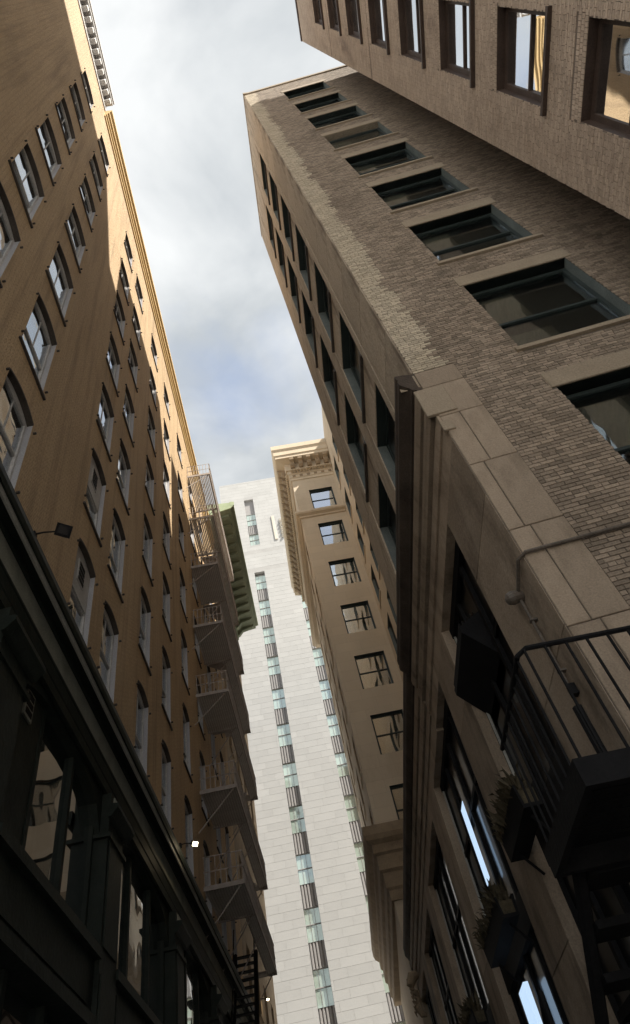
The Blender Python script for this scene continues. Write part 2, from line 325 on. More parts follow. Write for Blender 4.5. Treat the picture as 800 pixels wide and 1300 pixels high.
def reveal(w, h, depth, rise, mat, jamb=None):
    hw = w / 2; m = MB(); zt = h - rise
    m.quad((-hw, 0, 0), (-hw, 0, zt), (-hw, depth, zt), (-hw, depth, 0)); m.quad((hw, 0, 0), (hw, depth, 0), (hw, depth, zt), (hw, 0, zt)); m.quad((-hw, 0, 0), (-hw, depth, 0), (hw, depth, 0), (hw, 0, 0))
    n = 8 if rise else 1; cv = [(-hw + w * k / n, zt + rise * (1 - (2 * k / n - 1) ** 2) if rise else h) for k in range(n + 1)]
    for a, b in zip(cv[:-1], cv[1:]): m.quad((a[0], 0, a[1]), (b[0], 0, b[1]), (b[0], depth, b[1]), (a[0], depth, a[1]))
    out = [('reveal', m.mesh('reveal'), mat)]
    if jamb:
        x = jamb[0] * (hw - .004); q = MB(); q.quad((x, 0, 0), (x, 0, h), (x, depth - .01, h), (x, depth - .01, 0)); out.append(('jamb_lining', q.mesh('jamb_lining'), jamb[1]))
    return out
def mat_first(T):
    for nm, me, mt in T:
        if not me.materials: me.materials.append(MT[mt])
    return T
def lay_bricks(u0, u1, z0, z1, holes, L=0.185, H=0.067, J=0.010, proud=0.012, phase=0.0, edge=None, bond=True):
    """returns list of (ua, ub, za, zb) laid course by course round the openings"""
    res = []; nc = int((z1 - z0) / H)
    for i in range(nc):
        za = z0 + i * H; zb = za + H - J; zc = (za + zb) / 2
        segs = [(u0 if edge is None else edge(i), u1)]
        for h in holes:
            if h[2] < zb and h[3] > za:
                ns = []
                for a, b in segs:
                    if h[1] <= a or h[0] >= b: ns.append((a, b)); continue
                    if h[0] > a: ns.append((a, h[0]))
                    if h[1] < b: ns.append((h[1], b))
                segs = ns
        off = (i % 2) * L / 2 + (phase if not bond else 0) + random.uniform(-.02, .02)
        headers = (i % 6 == 3)
        l = L / 2 if headers else L
        for a, b in segs:
            if b - a < 0.02: continue
            k = math.floor((a - off) / l)
            while True:
                xa = max(a, off + k * l); xb = min(b, off + (k + 1) * l - J); k += 1
                if xa >= b - 0.005: break
                if xb - xa > 0.02: res.append((xa, xb, za, zb))
    return res
def brick_boxes(mb, bl, proud=0.012):
    for xa, xb, za, zb in bl:
        p = -proud + random.uniform(-.003, .003)
        v = [(xa, 0, za), (xb, 0, za), (xb, 0, zb), (xa, 0, zb), (xa, p, za), (xb, p, za), (xb, p, zb), (xa, p, zb)]
        mb.add(v, [(4, 5, 6, 7), (0, 1, 5, 4), (1, 2, 6, 5), (2, 3, 7, 6), (3, 0, 4, 7)], random.random())
    return mb

def curtain(x0, x1, y, z0, z1, n=14, a=.04):
    m = MB()
    for k in range(n):
        xa, xb = x0 + (x1 - x0) * k / n, x0 + (x1 - x0) * (k + 1) / n
        ya, yb = y + a * math.sin(k * 2.1) + a * .5 * math.sin(k * 5.3), y + a * math.sin((k + 1) * 2.1) + a * .5 * math.sin((k + 1) * 5.3)
        m.quad((xa, ya, z0), (xb, yb, z0), (xb, yb, z1), (xa, ya, z1))
    return m

# ------------------------------------------------------------------ the ground
def struct(name, mb, mat):
    o = link(name, mb.mesh(name), mat); o['kind'] = 'structure'; return o
g = MB(); g.box(-600, 600, -600, 900, -0.5, -0.15); struct('ground', g, 'concrete')
g = MB(); g.box(-2.4, 1.3, -60, 51, -0.149, -0.12); struct('road', g, 'asphalt')
g = MB(); g.box(-4.6, -2.55, -60, 52, -0.149, 0.0); struct('pavement', g, 'paving')
g = MB(); g.box(1.45, 3.6, -60, 52, -0.149, 0.0); struct('pavement', g, 'paving')
g = MB(); g.box(-2.55, -2.402, -60, 52, -0.149, 0.012); struct('kerb', g, 'kerb')
g = MB(); g.box(1.302, 1.45, -60, 52, -0.149, 0.012); struct('kerb', g, 'kerb')

# ------------------------------------------------------------------ ochre painted building (left)
A = Fr(-4, 0, 90)
left = root('painted_brick_building', 'ochre painted brick building with arched sash windows above a dark storefront', 'building', (-4, 9, 0))
cols = [3.55, 5.9, 10.0, 12.0, 15.1, 17.95, 21.2, 24.4, 27.6, 30.2]
floors = [(9.55, 12.0), (13.05, 15.6), (16.75, 19.2), (20.55, 22.85), (24.5, 26.7), (28.35, 30.4), (32.3, 34.2)]
holes = []
for c in cols:
    for s, t in floors: holes.append((c - .6, c + .6, s, t, .15))
F, Rv = wall(-1.2, 32.6, 8.3, 37.6, holes, .34)
part('wall', F, 'ochre', left, A)
core = MB(); core.box(-1.1, 32.5, .75, 16, -EYE, 37.5); core.box(-1.1, 32.5, .46, .75, 8.3, 37.5)
core.quad((32.6, 0, -EYE), (32.6, 16, -EYE), (32.6, 16, 37.5), (32.6, 0, 37.5))
part('interior', core, 'interior', left, A)
q = MB(); q.quad((-1.2, 0, -EYE), (-1.2, 16, -EYE), (-1.2, 16, 37.5), (-1.2, 0, 37.5)); part('wall', q, 'ochre', left, A)
rf = MB(); rf.box(-1.2, 32.6, .3, 16, 37.52, 37.75); part('roof', rf, 'roof', left, A)
# cornice along the roof edge, and the taller parapet with blocks
prof = [(0, 36.9), (-.06, 36.9), (-.06, 37.15), (-.12, 37.2), (-.12, 37.42), (-.2, 37.5), (-.2, 37.75), (-.30, 37.9), (-.30, 38.2), (.3, 38.3), (.3, 37.55), (0, 37.55)]
c = MB(); c.prism(prof, 5.0, 32.6, 'x'); part('cornice', c, 'ochre_trim', left, A)
prof = [(0, 37.6), (-.05, 37.6), (-.05, 37.85), (0, 37.9), (0, 38.9), (-.30, 39.0), (-.30, 39.22), (-.36, 39.3), (-.36, 39.55), (.4, 39.6), (.4, 37.6)]
c = MB(); c.prism(prof, -1.2, 4.92, 'x'); par = part('parapet', c, 'greywhite', left, A)
db = MB(); db.bevbox(-.11, .11, -.26, -.002, 38.45, 38.98, .02); dm = db.mesh('dentil')
for k in range(14): sub('dentil', dm, 'greywhite', par, loc=(4.7 - k * .40, 0, 0))
# windows: one template a floor height and look
def left_tmpl(h, panel=False, raised=0.45, bz=.55, bmat='sash', curt=None):
    T = sash_window(1.2, h - .01, .11, .06, .15, raised, 'g_left', 'greywhite', (.10, .05, .06, 'darksill'), 0, .11) + reveal(1.2, h, .2, .15, 'lilac')
    hood = MB(); n = 8
    for k in range(n):
        x0, x1 = -.6 + 1.2 * k / n, -.6 + 1.2 * (k + 1) / n
        z0, z1 = [h - .15 + .15 * (1 - (x / .6) ** 2) for x in (x0, x1)]
        hood.add([(x0, -.012, z0 - .01), (x1, -.012, z1 - .01), (x1, -.012, z1 + .035), (x0, -.012, z0 + .035), (x0, .11, z0 - .02), (x1, .11, z1 - .02), (x1, 0, z1 + .035), (x0, 0, z0 + .035)],
                 [(0, 1, 2, 3), (0, 4, 5, 1), (3, 2, 6, 7)])
    T.append(('shaded_arch_lintel', hood.mesh('shaded_arch_lintel'), 'darksill'))  # dark colour paints the shade on the arch soffit
    bl = MB(); bl.box(-.53, .53, .19, .2, h * bz, h - .17); T.append(('blind', bl.mesh('blind'), bmat))
    if curt: T.append(('curtain', curtain(curt[0], curt[1], .24, .05, h - .2, 9, .025).mesh('curtain'), 'curtain'))
    sb = MB(); sb.box(-.012, .012, .13, .155, h * raised + .03, h - .22); T.append(('glazing_bar', sb.mesh('glazing_bar'), 'greywhite'))
    if panel:
        p = MB(); p.box(-.53, .53, .10, .125, h * .46, h * .92); T.append(('panel', p.mesh('panel'), 'greywhite'))
        q = MB(); q.box(-.2, .2, .08, .10, h * .60, h * .86)
        T.append(('grille', q.mesh('grille'), 'greywhite'))
        q = MB()
        for i in range(4): q.box(-.16, .16, .07, .079, h * .62 + i * h * .058, h * .62 + i * h * .058 + h * .042)
        T.append(('louvre', q.mesh('louvre'), 'black'))
    for sx in (-.68, .68):
        for zz in (.25, h - .32): T.append(('shutter_hook', MB().box(sx - .018, sx + .018, -.06, .0, zz - .02, zz + .02).mesh('shutter_hook'), 'darksill'))
    return mat_first(T)
tm = {}
for fi, (s, t) in enumerate(floors):
    for v in range(7): tm[(fi, v)] = left_tmpl(t - s, False, (.42, .5, .36, .46, .5, .33, .5)[v], (.55, .7, .4, .8, .62, .5, .75)[v], ('sash', 'greywhite', 'curtain', 'sash', 'curtain', 'sash', 'greywhite')[v], (None, (-.5, -.15), None, (.1, .5), (-.5, .5), (-.5, -.2), None)[v])
    tm[(fi, 'p')] = left_tmpl(t - s, True)
for ci, c_ in enumerate(cols):
    for fi, (s, t) in enumerate(floors):
        key = (fi, 'p') if (abs(c_ - 10.0) < .1 and fi in (0, 1)) else (fi, random.randrange(7))
        put(tm[key], A, c_, s, left)
# storefront
PIL = [1.3, 7.5, 12.9, 18.8, 24.6, 30.4]
c = MB(); c.prism([(0, 7.5), (-.08, 7.5), (-.08, 7.68), (-.10, 7.70), (-.10, 7.93), (-.12, 7.95), (-.12, 7.99), (0, 8.0)], -1.2, 32.5, 'x'); part('architrave', c, 'shop', left, A)
c = MB(); c.prism([(0, 8.002), (-.10, 8.002), (-.10, 8.46), (0, 8.46)], -1.2, 32.5, 'x'); part('frieze', c, 'shopgrey', left, A)
c = MB(); c.prism([(0, 8.462), (-.15, 8.462), (-.17, 8.50), (-.36, 8.40), (-.36, 8.44), (-.16, 8.58), (0, 8.58)], -1.2, 32.5, 'x'); part('bed_moulding', c, 'shop', left, A)
c = MB(); c.prism([(-.36, 8.385), (-.375, 8.32), (-.41, 8.32), (-.42, 8.45), (-.3, 8.48)], -1.2, 32.5, 'x'); part('cornice_edge', c, 'shopedge', left, A)
c = MB(); c.prism([(0, 8.58), (-.38, 8.44), (-.46, 8.40), (-.48, 8.5), (-.46, 8.66), (-.40, 8.70), (0, 8.82)], -1.2, 32.5, 'x'); part('cornice', c, 'shop', left, A)
pm = MB(); pm.box(-.5, .5, -.14, .5, -EYE, 6.95); pm.box(-.42, .42, -.165, -.141, -1.0, 4.4); pm.box(-.40, .40, -.165, -.141, 4.8, 6.6)
pm.box(-.58, .58, -.20, .4, 6.60, 6.68); pm.box(-.5, .5, -.16, .45, 6.951, 7.5)
pmm = pm.mesh('pilaster')
cm = MB(); cm.prism([(-.16, 6.95), (-.22, 6.97), (-.30, 7.08), (-.34, 7.12), (-.34, 7.2), (-.16, 7.22)], -.62, .62, 'x'); cmm = cm.mesh('capital')
cp = MB(); cp.box(-.36, .36, -.185, -.161, 7.26, 7.46); cp.box(-.28, .28, -.20, -.186, 7.31, 7.43); cpm = cp.mesh('capital_panel')
for y in PIL:
    p = link('pilaster', pmm, 'shop', left); p.location = A.pt(y, 0, 0) - left.location; p.rotation_euler = (0, 0, A.a)
    link('capital', cmm, 'shop', p); link('capital_panel', cpm, 'shopgrey', p)
bays = [(PIL[i] + .5, PIL[i + 1] - .5) for i in range(len(PIL) - 1)]
for bi, (a, b) in enumerate(bays):
    w = b - a; ar = MB(); n = 14; cvz = lambda x: 6.7 + .78 * math.sqrt(max(0, 1 - (2 * (x - a) / w - 1) ** 2)) ** .8
    for k in range(n):
        x0, x1 = a + w * k / n, a + w * (k + 1) / n
        ar.add([(x0, .02, cvz(x0)), (x1, .02, cvz(x1)), (x1, .02, 7.52), (x0, .02, 7.52), (x0, .30, cvz(x0)), (x1, .30, cvz(x1))], [(0, 1, 2, 3), (0, 4, 5, 1)])
    st = MB(); st.box(a, b, -.18, .35, 4.58, 4.74); st.box(a, b, -.06, .4, 3.78, 4.578); st.box(a, b, -.16, .4, 3.60, 3.779); st.box(a + .3, b - .3, -.085, -.061, 3.9, 4.45)
    ms = [a + .05] + ([a + 1.40, a + 2.95] if bi == 1 else [a + w * .33, a + w * .69]) + [b - .05]
    wn = part('shop_window', st, 'shop', left, A)
    sub('arch_head', ar, 'shop', wn)
    for x in ms: sub('mullion', MB().box(x - .055, x + .055, .12, .28, 4.74, 7.45), 'shop', wn)
    for i in range(3):
        if bi == 1 and i == 0:
            q = MB(); q.box(ms[0] + .055, ms[1] - .055, .14, .2, 4.74, 7.4); q.box(ms[0] + .15, ms[1] - .15, .125, .139, 4.9, 6.6); sub('panel', q, 'shop', wn)
            q = MB(); q.box(a + .58, a + .90, .10, .139, 6.82, 7.30); sub('grille', q, 'shopgrey', wn)
            q = MB()
            for j in range(3): q.box(a + .62, a + .86, .09, .099, 6.87 + j * .14, 6.87 + j * .14 + .1)
            sub('louvre', q, 'black', wn); continue
        q = MB(); q.box(ms[i] + .055, ms[i + 1] - .055, .20, .212, 4.74, 7.48); sub('pane', q, 'g_shop', wn)
    lw = MB(); lw.box(a, b, .22, .232, -1.0, 3.58); sub('pane', lw, 'g_shop', wn)
    lw = MB(); lw.box(a, b, .1, .4, -EYE, -1.0)
    for x in (a + .05, a + w * .33, a + w * .67, b - .05): lw.box(x - .06, x + .06, .1, .3, -1.0, 3.6)
    lw.box(a, b, .1, .3, 2.2, 2.4); sub('lower_shopfront', lw, 'shop', wn)
q = MB(); q.box(-1.2, .8, .02, .3, -EYE, 7.52); q.box(30.9, 32.5, .02, .3, -EYE, 7.52); part('plain_panel', q, 'shop', left, A)

# ------------------------------------------------------------------ building with the green copper cornice
gb = root('corniced_building', 'far building with a deep green copper cornice behind the fire escape', 'building', (-9, 39, 0))
G = Fr(-4, 0, 90)
gh = [(c - .6, c + .6, z, z + 2.0, 0) for c in (34.6, 37.6, 40.6, 43.6) for z in (10, 14, 18, 22, 26, 30, 34)]
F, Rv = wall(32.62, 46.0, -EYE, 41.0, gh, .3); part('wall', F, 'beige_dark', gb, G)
Tg = mat_first(sash_window(1.2, 2.0, .2, .07, 0, .5, 'g_dark', 'frame', (.08, .08, .08, 'beige_dark')) + reveal(1.2, 2.0, .3, 0, 'beige_dark'))
for h in gh: put(Tg, G, (h[0] + h[1]) / 2, h[2], gb)
q = MB(); q.box(32.62, 46.0, .5, 12, -EYE, 41.0); q.quad((46, 0, -EYE), (46, .5, -EYE), (46, .5, 41), (46, 0, 41)); q.quad((32.62, 0, 37), (32.62, .5, 37), (32.62, .5, 41), (32.62, 0, 41)); part('core', q, 'beige_dark', gb, G)
prof = [(.0, 40.0), (-.15, 40.0), (-.15, 40.5), (-.5, 40.7), (-.5, 40.85), (-1.75, 41.0), (-1.75, 41.25), (-2.0, 41.3), (-2.0, 41.7), (.4, 42.0), (.4, 40.0)]
c = MB(); c.prism(prof, 32.2, 46.1, 'x'); gc = part('cornice', c, 'green', gb, G)
c = MB(); c.prism([(-1.76, 41.26), (-2.04, 41.32), (-2.04, 41.74), (-1.7, 41.8)], 32.12, 32.199, 'x'); sub('cornice_return', c, 'greenpale', gc)
c = MB(); c.prism([(.0, 40.02), (-.15, 40.02), (-.5, 40.72), (-1.74, 41.02), (-2.0, 41.32), (-2.0, 41.68), (.4, 41.9)], 32.13, 32.198, 'x'); sub('end_panel', c, 'greenpale', gc)
br = MB(); br.prism([(-.16, 40.05), (-.3, 40.1), (-.62, 40.55), (-1.5, 40.78), (-1.6, 40.97), (-.5, 40.84), (-.5, 40.69), (-.16, 40.49)], -.16, .16, 'x'); brm = br.mesh('bracket')
for k in range(14): sub('bracket', brm, 'green', gc, loc=(32.8 + k * .99, 0, 0))

# ------------------------------------------------------------------ white limestone tower
wt = root('limestone_tower', 'white limestone tower with dark window strips closing the end of the street', 'skyscraper', (2, 58, 0))
W = Fr(0, 53, 0)
bandx = [-1.93 - 4.55, -1.93, 2.62, 7.17, 11.7]; BW = 1.13
FL = [51.1 - 3.885 * k for k in range(14)]           # glass tops
hz = [(x, x + BW, -EYE, 55.3, 0) for x in bandx] + [(x, x + BW, 59.9, 68.7, 0) for x in bandx[1:]]
X0w, X1w = -4.9, 18
hzv = [h for h in hz if h[0] > X0w]
F, Rv = wall(X0w, X1w, -EYE, 72.4, hzv, .45); wf = part('wall', F, 'whitejoint', wt, W)
q = MB(); q.box(X0w + .01, X1w - .01, .6, 26, -EYE, 72.3); q.quad((X0w, 0, -EYE), (X0w, .6, -EYE), (X0w, .6, 72.4), (X0w, 0, 72.4)); q.box(X0w, X1w, .0, .6, 72.402, 72.6); part('core', q, 'whites', wt, W)
q = MB(); q.box(X0w - .5, X0w - .01, 2, 24, -EYE, 70.6); q.box(X0w - 1.0, X0w - .502, 4, 22, -EYE, 68.2); q.box(X0w + 1.6, X1w - 1.6, 1.2, 24, 72.61, 73.6); part('setback', q, 'whites', wt, W)
bh = hzv + [(X0w, X1w, 58.4, 58.55, 0), (X0w, X1w, 55.55, 55.68, 0)]
B2 = []
z = -EYE; i = 0
while z < 72.2:
    zt = min(z + .584, 72.38); segs = [(X0w, X1w)]
    for h in bh:
        if h[2] < zt and h[3] > z:
            ns = []
            for a, b in segs:
                if h[1] <= a or h[0] >= b: ns.append((a, b)); continue
                if h[0] > a: ns.append((a, h[0]))
                if h[1] < b: ns.append((h[1], b))
            segs = ns
    for a, b in segs:
        x = a - (0.0, .9, .45, 1.3)[i % 4] - random.uniform(0, .3)
        while x < b - .02:
            l = random.choice((1.3, 1.6, 1.9, 1.75)); xa, xb = max(a, x), min(b, x + l - .016)
            if xb - xa > .12: B2.append((xa, xb, z, zt))
            x += l
    z += .60; i += 1
vis = sorted([b for b in B2 if b[0] < 4.0 and b[0] > -4.6 and 9 < b[2] < 56], key=lambda b: -(b[1] - b[0]) / (b[2] + 40))
chosen = set(vis[:290])
mb = MB(); brick_boxes(mb, [b for b in B2 if b not in chosen], .006); part('ashlar', mb, 'whites', wt, W, tint=True, kind='stuff')
for b in vis[:290]:
    q = MB(); q.bevbox(-(b[1] - b[0]) / 2, (b[1] - b[0]) / 2, -.006, 0, 0, b[3] - b[2], .002)
    sub('stone_block', q, 'white', wf, loc=((b[0] + b[1]) / 2, -.0005, b[2]))
# window strips
gp = MB(); gp.box(.02, BW - .02, .34, .35, 0, 1.06); gpm = gp.mesh('pane')
mu = MB(); mu.box(0, BW, .28, .345, -.03, .03); mum = mu.mesh('rail')
vm = MB()
for k in (1, 2): vm.box(BW * k / 3 - .015, BW * k / 3 + .015, .315, .345, 0, 2.2)
vmm = vm.mesh('mullion')
def corrugated(w, h, n=5, y=.22, a=.09):
    m = MB(); pts = []
    for k in range(n):
        x = w * k / n; s = w / n
        pts += [(x + .02 * s, y + a), (x + .28 * s, y + a), (x + .42 * s, y), (x + .85 * s, y)]
    pts.append((w, y + a))
    for i in range(len(pts) - 1):
        (xa, ya), (xb, yb) = pts[i], pts[i + 1]; m.quad((xa, ya, 0), (xb, yb, 0), (xb, yb, h), (xa, ya, h))
    m.quad((0, y - .02, h), (w, y - .02, h), (w, y + .2, h), (0, y + .2, h)); m.quad((0, y - .02, 0), (w, y - .02, 0), (w, y + .2, 0), (0, y + .2, 0)); return m
spm = corrugated(BW, 1.66).mesh('spandrel')
def strip_floor(x, top, upper=True):
    o = link('window', mum, 'spandrel', wt); o.location = W.pt(x, 0, top - 1.1) - wt.location
    for dz in (-1.1, .02): p = link('pane', gpm, 'g_white', o); p.location = (0, 0, dz)
    p = link('mullion', vmm, 'spandrel', o); p.location = (0, 0, -1.1)
    p = link('rail', mum, 'spandrel', o); p.location = (0, 0, 1.1)
    p = link('spandrel', spm, 'spandrel', o); p.location = (0, 0, -2.785)
for x in bandx[1:4]:
    strip_floor(x, 55.0)
    for tz in FL: strip_floor(x, tz)
    strip_floor(x, 66.0); strip_floor(x, 62.2)
    q = MB(); q.box(x + .01, x + BW - .01, .3, .45, 66.05, 68.68); part('louvre_panel', q, 'spandrel', wt, W)
KW = 1.12
wt.scale = (KW, KW, KW)
for ua, ub, za, zb, _ in hzv[:4] + hzv[4:]:
    m_ = MB()
    for x in (ua, ub): m_.quad((x, 0, za), (x, 0, zb), (x, .45, zb), (x, .45, za))
    m_.quad((ua, 0, zb), (ub, 0, zb), (ub, .45, zb), (ua, .45, zb)); part('strip_reveal', m_, 'whites', wt, W)
rl = MB(); rl.bevbox(1.05, 1.4, -.12, -.008, 60.2, 64.6, .03)
for k in range(5): rl.tube([(1.95, -.06, 60.4 + k * .7), (2.15, -.14, 60.6 + k * .7), (2.0, -.1, 61.0 + k * .7)], [.12, .2, .08], 7)
part('carved_relief', rl, 'carving', wt, W)
wt.location = (2 * KW, 58 * KW, EYE - EYE * KW)

# ------------------------------------------------------------------ beige corner building with the ornate cornice
mid = root('beige_stone_building', 'beige stone building with an ornate bracketed cornice before the white tower', 'building', (6, 38, 0))
B = Fr(0, 31, 0); Bs = Fr(2.7, 31, -91.1); Bw = Fr(6.0, 0, -90)
mz_ = [40.1 - 3.985 * k for k in range(7)]      # window heads
mh = [(3.78, 5.52, h - 2.3, h, 0) for h in mz_]
F, Rv = wall(2.7, 9, -EYE, 42.6, mh, .28); part('wall', F, 'beige', mid, B)
Tm = sash_window(1.74, 2.3, .16, .09, 0, .5, 'g_mid', 'frame', None, 0, .1) + reveal(1.74, 2.3, .28, 0, 'frame', (1, 'framepale'))
cu = MB(); n = 26
mat_first(Tm)
cus = [curtain(a, b, .36, .05, 2.25, n_) for a, b, n_ in ((.15, .8, 9), (-.2, .8, 14), (-.55, .8, 18), (-.8, .8, 22), (-.8, .8, 20))]
cms = [c_.mesh('curtain') for c_ in cus]
dk = MB(); dk.box(-.87, .87, .62, .64, 0, 2.3); dkm = dk.mesh('dark_room')
for i, h in enumerate(mh):
    o = put(Tm, B, 4.65, h[2], mid)
    if i: link('curtain', cms[min(i - 1, 4)], 'curtain', o)
    link('backing', dkm, 'interior', o)
# street side
sh = [(31 - y - .75, 31 - y + .75, h - 2.3, h, 0) for y in (33.0, 36.4, 39.8, 43.2) for h in mz_[1:]]
F, Rv = wall(-14, 0, -EYE, 42.6, sh, .3); part('wall', F, 'beige', mid, Bs)
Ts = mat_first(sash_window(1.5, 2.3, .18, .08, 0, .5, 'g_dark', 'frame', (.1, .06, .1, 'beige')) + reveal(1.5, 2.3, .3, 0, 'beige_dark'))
for h in sh: put(Ts, Bs, (h[0] + h[1]) / 2, h[2], mid)
# wing along the light court
wh = [(-y - .7, -y + .7, h - 2.3, h, 0) for y in (29.5, 27.0, 24.5, 22.0) for h in [41.0 - 3.985 * k for k in range(8)]]
F, Rv = wall(-30.99, -13.2, -EYE, 45.2, wh, .3); part('wall', F, 'beige', mid, Bw)
Tw = mat_first(sash_window(1.4, 2.3, .18, .08, 0, .5, 'g_dark', 'frame', (.1, .06, .1, 'beige')) + reveal(1.4, 2.3, .3, 0, 'framepale'))
for h in wh: put(Tw, Bw, (h[0] + h[1]) / 2, h[2], mid)
q = MB(); q.box(3.4, 18, .7, 14, -EYE, 42.5); q.box(6.7, 18, -17.5, .7, -EYE, 45.0); q.box(9, 18, .0, .69, -EYE, 42.5)
q.quad((2.97, 14, -EYE), (3.4, 14, -EYE), (3.4, 14, 42.5), (2.97, 14, 42.5)); q.quad((6, -17.8, -EYE), (18, -17.8, -EYE), (18, -17.8, 45), (6, -17.8, 45))
part('core', q, 'beige_dark', mid, B)
q = MB(); q.box(6.0, 18, -17.8, 0, 45.21, 45.4); part('wing_coping', q, 'beige', mid, B)
# cornice: profile swept round the corner (returns along both faces)
def ring(mb, prof, xc, yc, x1, y1):
    """profile (out, z) from the corner (xc,yc) along +x to x1 and along +y to y1, mitred"""
    n = len(prof)
    v = [(x1, yc - o, z) for o, z in prof] + [(xc - o, yc - o, z) for o, z in prof] + [(xc - o, y1, z) for o, z in prof]
    f = []
    for r in range(2):
        for k in range(n): f.append((r * n + k, r * n + (k + 1) % n, (r + 1) * n + (k + 1) % n, (r + 1) * n + k))
    f += [tuple(range(n)), tuple(range(2 * n, 3 * n))]
    mb.add(v, f)
c = MB(); ring(c, [(-.45, 41.55), (.06, 41.55), (.06, 41.8), (.12, 41.85), (.12, 42.15), (.2, 42.2), (.2, 42.6), (-.45, 42.6)], 2.7, 31, 5.98, 45.4)
part('frieze', c, 'beige', mid)
c = MB(); ring(c, [(-.45, 42.602), (.3, 42.602), (.35, 43.3), (.95, 43.45), (.95, 43.75), (1.02, 43.8), (1.02, 44.3), (1.12, 44.5), (1.12, 45.0), (-.45, 45.2)], 2.7, 31, 5.98, 45.4)
mc = part('cornice', c, 'beige', mid)
mo = MB(); mo.prism([(.2, 42.75), (.45, 42.7), (.62, 42.85), (.68, 43.1), (.9, 43.2), (.94, 43.44), (.3, 43.3)], -.16, .16, 'x')   # y = out
mo.v = [(x, -y, z) for x, y, z in mo.v]; mom = mo.mesh('modillion')
eg = MB(); eg.tube([(0, -.22, 42.28), (0, -.30, 42.32), (0, -.33, 42.42), (0, -.28, 42.54), (0, -.2, 42.58)], [.03, .10, .12, .10, .03], 7); egm = eg.mesh('bead')
rs = MB(); rs.bevbox(-.12, .12, -.16, -.12, 41.88, 42.12, .03); rsm = rs.mesh('rosette')
for k in range(5):
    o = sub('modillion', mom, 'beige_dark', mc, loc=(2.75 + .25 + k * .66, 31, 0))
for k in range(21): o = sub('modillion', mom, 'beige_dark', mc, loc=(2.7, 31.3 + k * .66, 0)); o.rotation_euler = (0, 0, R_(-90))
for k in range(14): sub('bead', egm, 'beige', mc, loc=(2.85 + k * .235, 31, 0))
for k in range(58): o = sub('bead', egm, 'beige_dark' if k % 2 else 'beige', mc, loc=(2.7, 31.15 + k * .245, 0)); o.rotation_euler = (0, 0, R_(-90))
for k in range(6): sub('rosette', rsm, 'beige_dark', mc, loc=(2.95 + k * .56, 31, 0))
c = MB(); ring(c, [(-.4, 36.95), (.08, 36.95), (.1, 37.1), (.28, 37.2), (.34, 37.3), (.34, 37.45), (.26, 37.55), (-.4, 37.6)], 2.7, 31, 5.98, 45.4); part('string_course', c, 'beige', mid)
c = MB(); ring(c, [(-.4, 11.2), (.1, 11.2), (.12, 11.6), (.2, 11.7), (.2, 12.3), (.32, 12.4), (.32, 13.0), (.42, 13.1), (.42, 13.45), (.62, 13.6), (.7, 13.8), (.7, 14.2), (-.4, 14.35)], 2.7, 31, 6.0, 45.6)
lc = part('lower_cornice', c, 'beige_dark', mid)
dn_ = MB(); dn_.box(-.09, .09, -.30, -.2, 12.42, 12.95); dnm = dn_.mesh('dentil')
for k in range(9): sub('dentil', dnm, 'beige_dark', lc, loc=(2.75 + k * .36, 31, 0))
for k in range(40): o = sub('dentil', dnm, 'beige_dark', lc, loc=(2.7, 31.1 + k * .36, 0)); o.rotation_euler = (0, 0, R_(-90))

# ------------------------------------------------------------------ brown brick corner block with stone base (right)
tw = root('brick_corner_building', 'tall brown brick building with tan brick corner and heavy stone base', 'building', (6, 9, 0))
S = Fr(2.8, 5.39, -7.5); T = Fr(2.8, 0, -90)
heads = [8.1, 12.15, 15.97, 19.75, 23.4, 27.1, 30.8, 34.45, 38.2]; hts = [2.75, 2.75, 2.5, 2.5, 2.45, 2.4, 2.4, 2.4, 2.4]
ZT = 40.9; SW = 14.0
sh = [(1.75, 3.77, h - k, h, 0) for h, k in zip(heads, hts)] + [(7.0, 9.0, h - k, h, 0) for h, k in zip(heads, hts)]
F, Rv = wall(0, SW, -EYE, ZT, sh, .32); part('wall', F, 'mortar', tw, S)
brh = [(a - .06, b + .12, h, h + .42, 0) for a, b, s0, h, _ in sh] + [(a, b, s0, h, 0) for a, b, s0, h, _ in sh] + [(a - .02, b + .14, s0 - .12, s0, 0) for a, b, s0, h, _ in sh]
cz = 9.50
allb = lay_bricks(0, 7.2, -EYE + .01, ZT - .3, brh + [(-.1, .67, -EYE, cz, 0)])
def tooth(z): i = int((z + EYE) / .067); return .46 + .05 * ((i // 2) % 2) + .05 * math.sin(z * 1.3) + .04 * math.sin(z * 4.1 + 1) + (0.06 if (i // 5) % 3 == 0 else 0)
light = [b for b in allb if (b[0] + b[1]) / 2 < tooth(b[2])]
ls = set(light)
darkb = [b for b in allb if b not in ls]
near = sorted([b for b in darkb if b[1] < 1.80 and 3.2 < b[2] < 9.0 and b[1] - b[0] > .12], key=lambda b: b[2])[:295]
ns_ = set(near)
mb = MB(); brick_boxes(mb, [b for b in darkb if b not in ns_]); bw = part('brickwork', mb, 'brick', tw, S, tint=True, kind='stuff')
mb = MB(); brick_boxes(mb, light); part('corner_brickwork', mb, 'cornerbrick', tw, S, tint=True, kind='stuff', label='pale tan brick strip at the corner')
bm_cache = {}
brick1 = surf('brown_brick_single', (0.245, 0.194, 0.147), (0.325, 0.262, 0.203), 0.7, 0.9, (1, 1, 1), 0.5, 60, 0.01, 0.2, 45, tint='object', tintamt=1.0,
              stain=((0.17, 0.134, 0.104), 0.9, 0.55, 0.74, (1, 1, .5))); MT['brick1'] = brick1
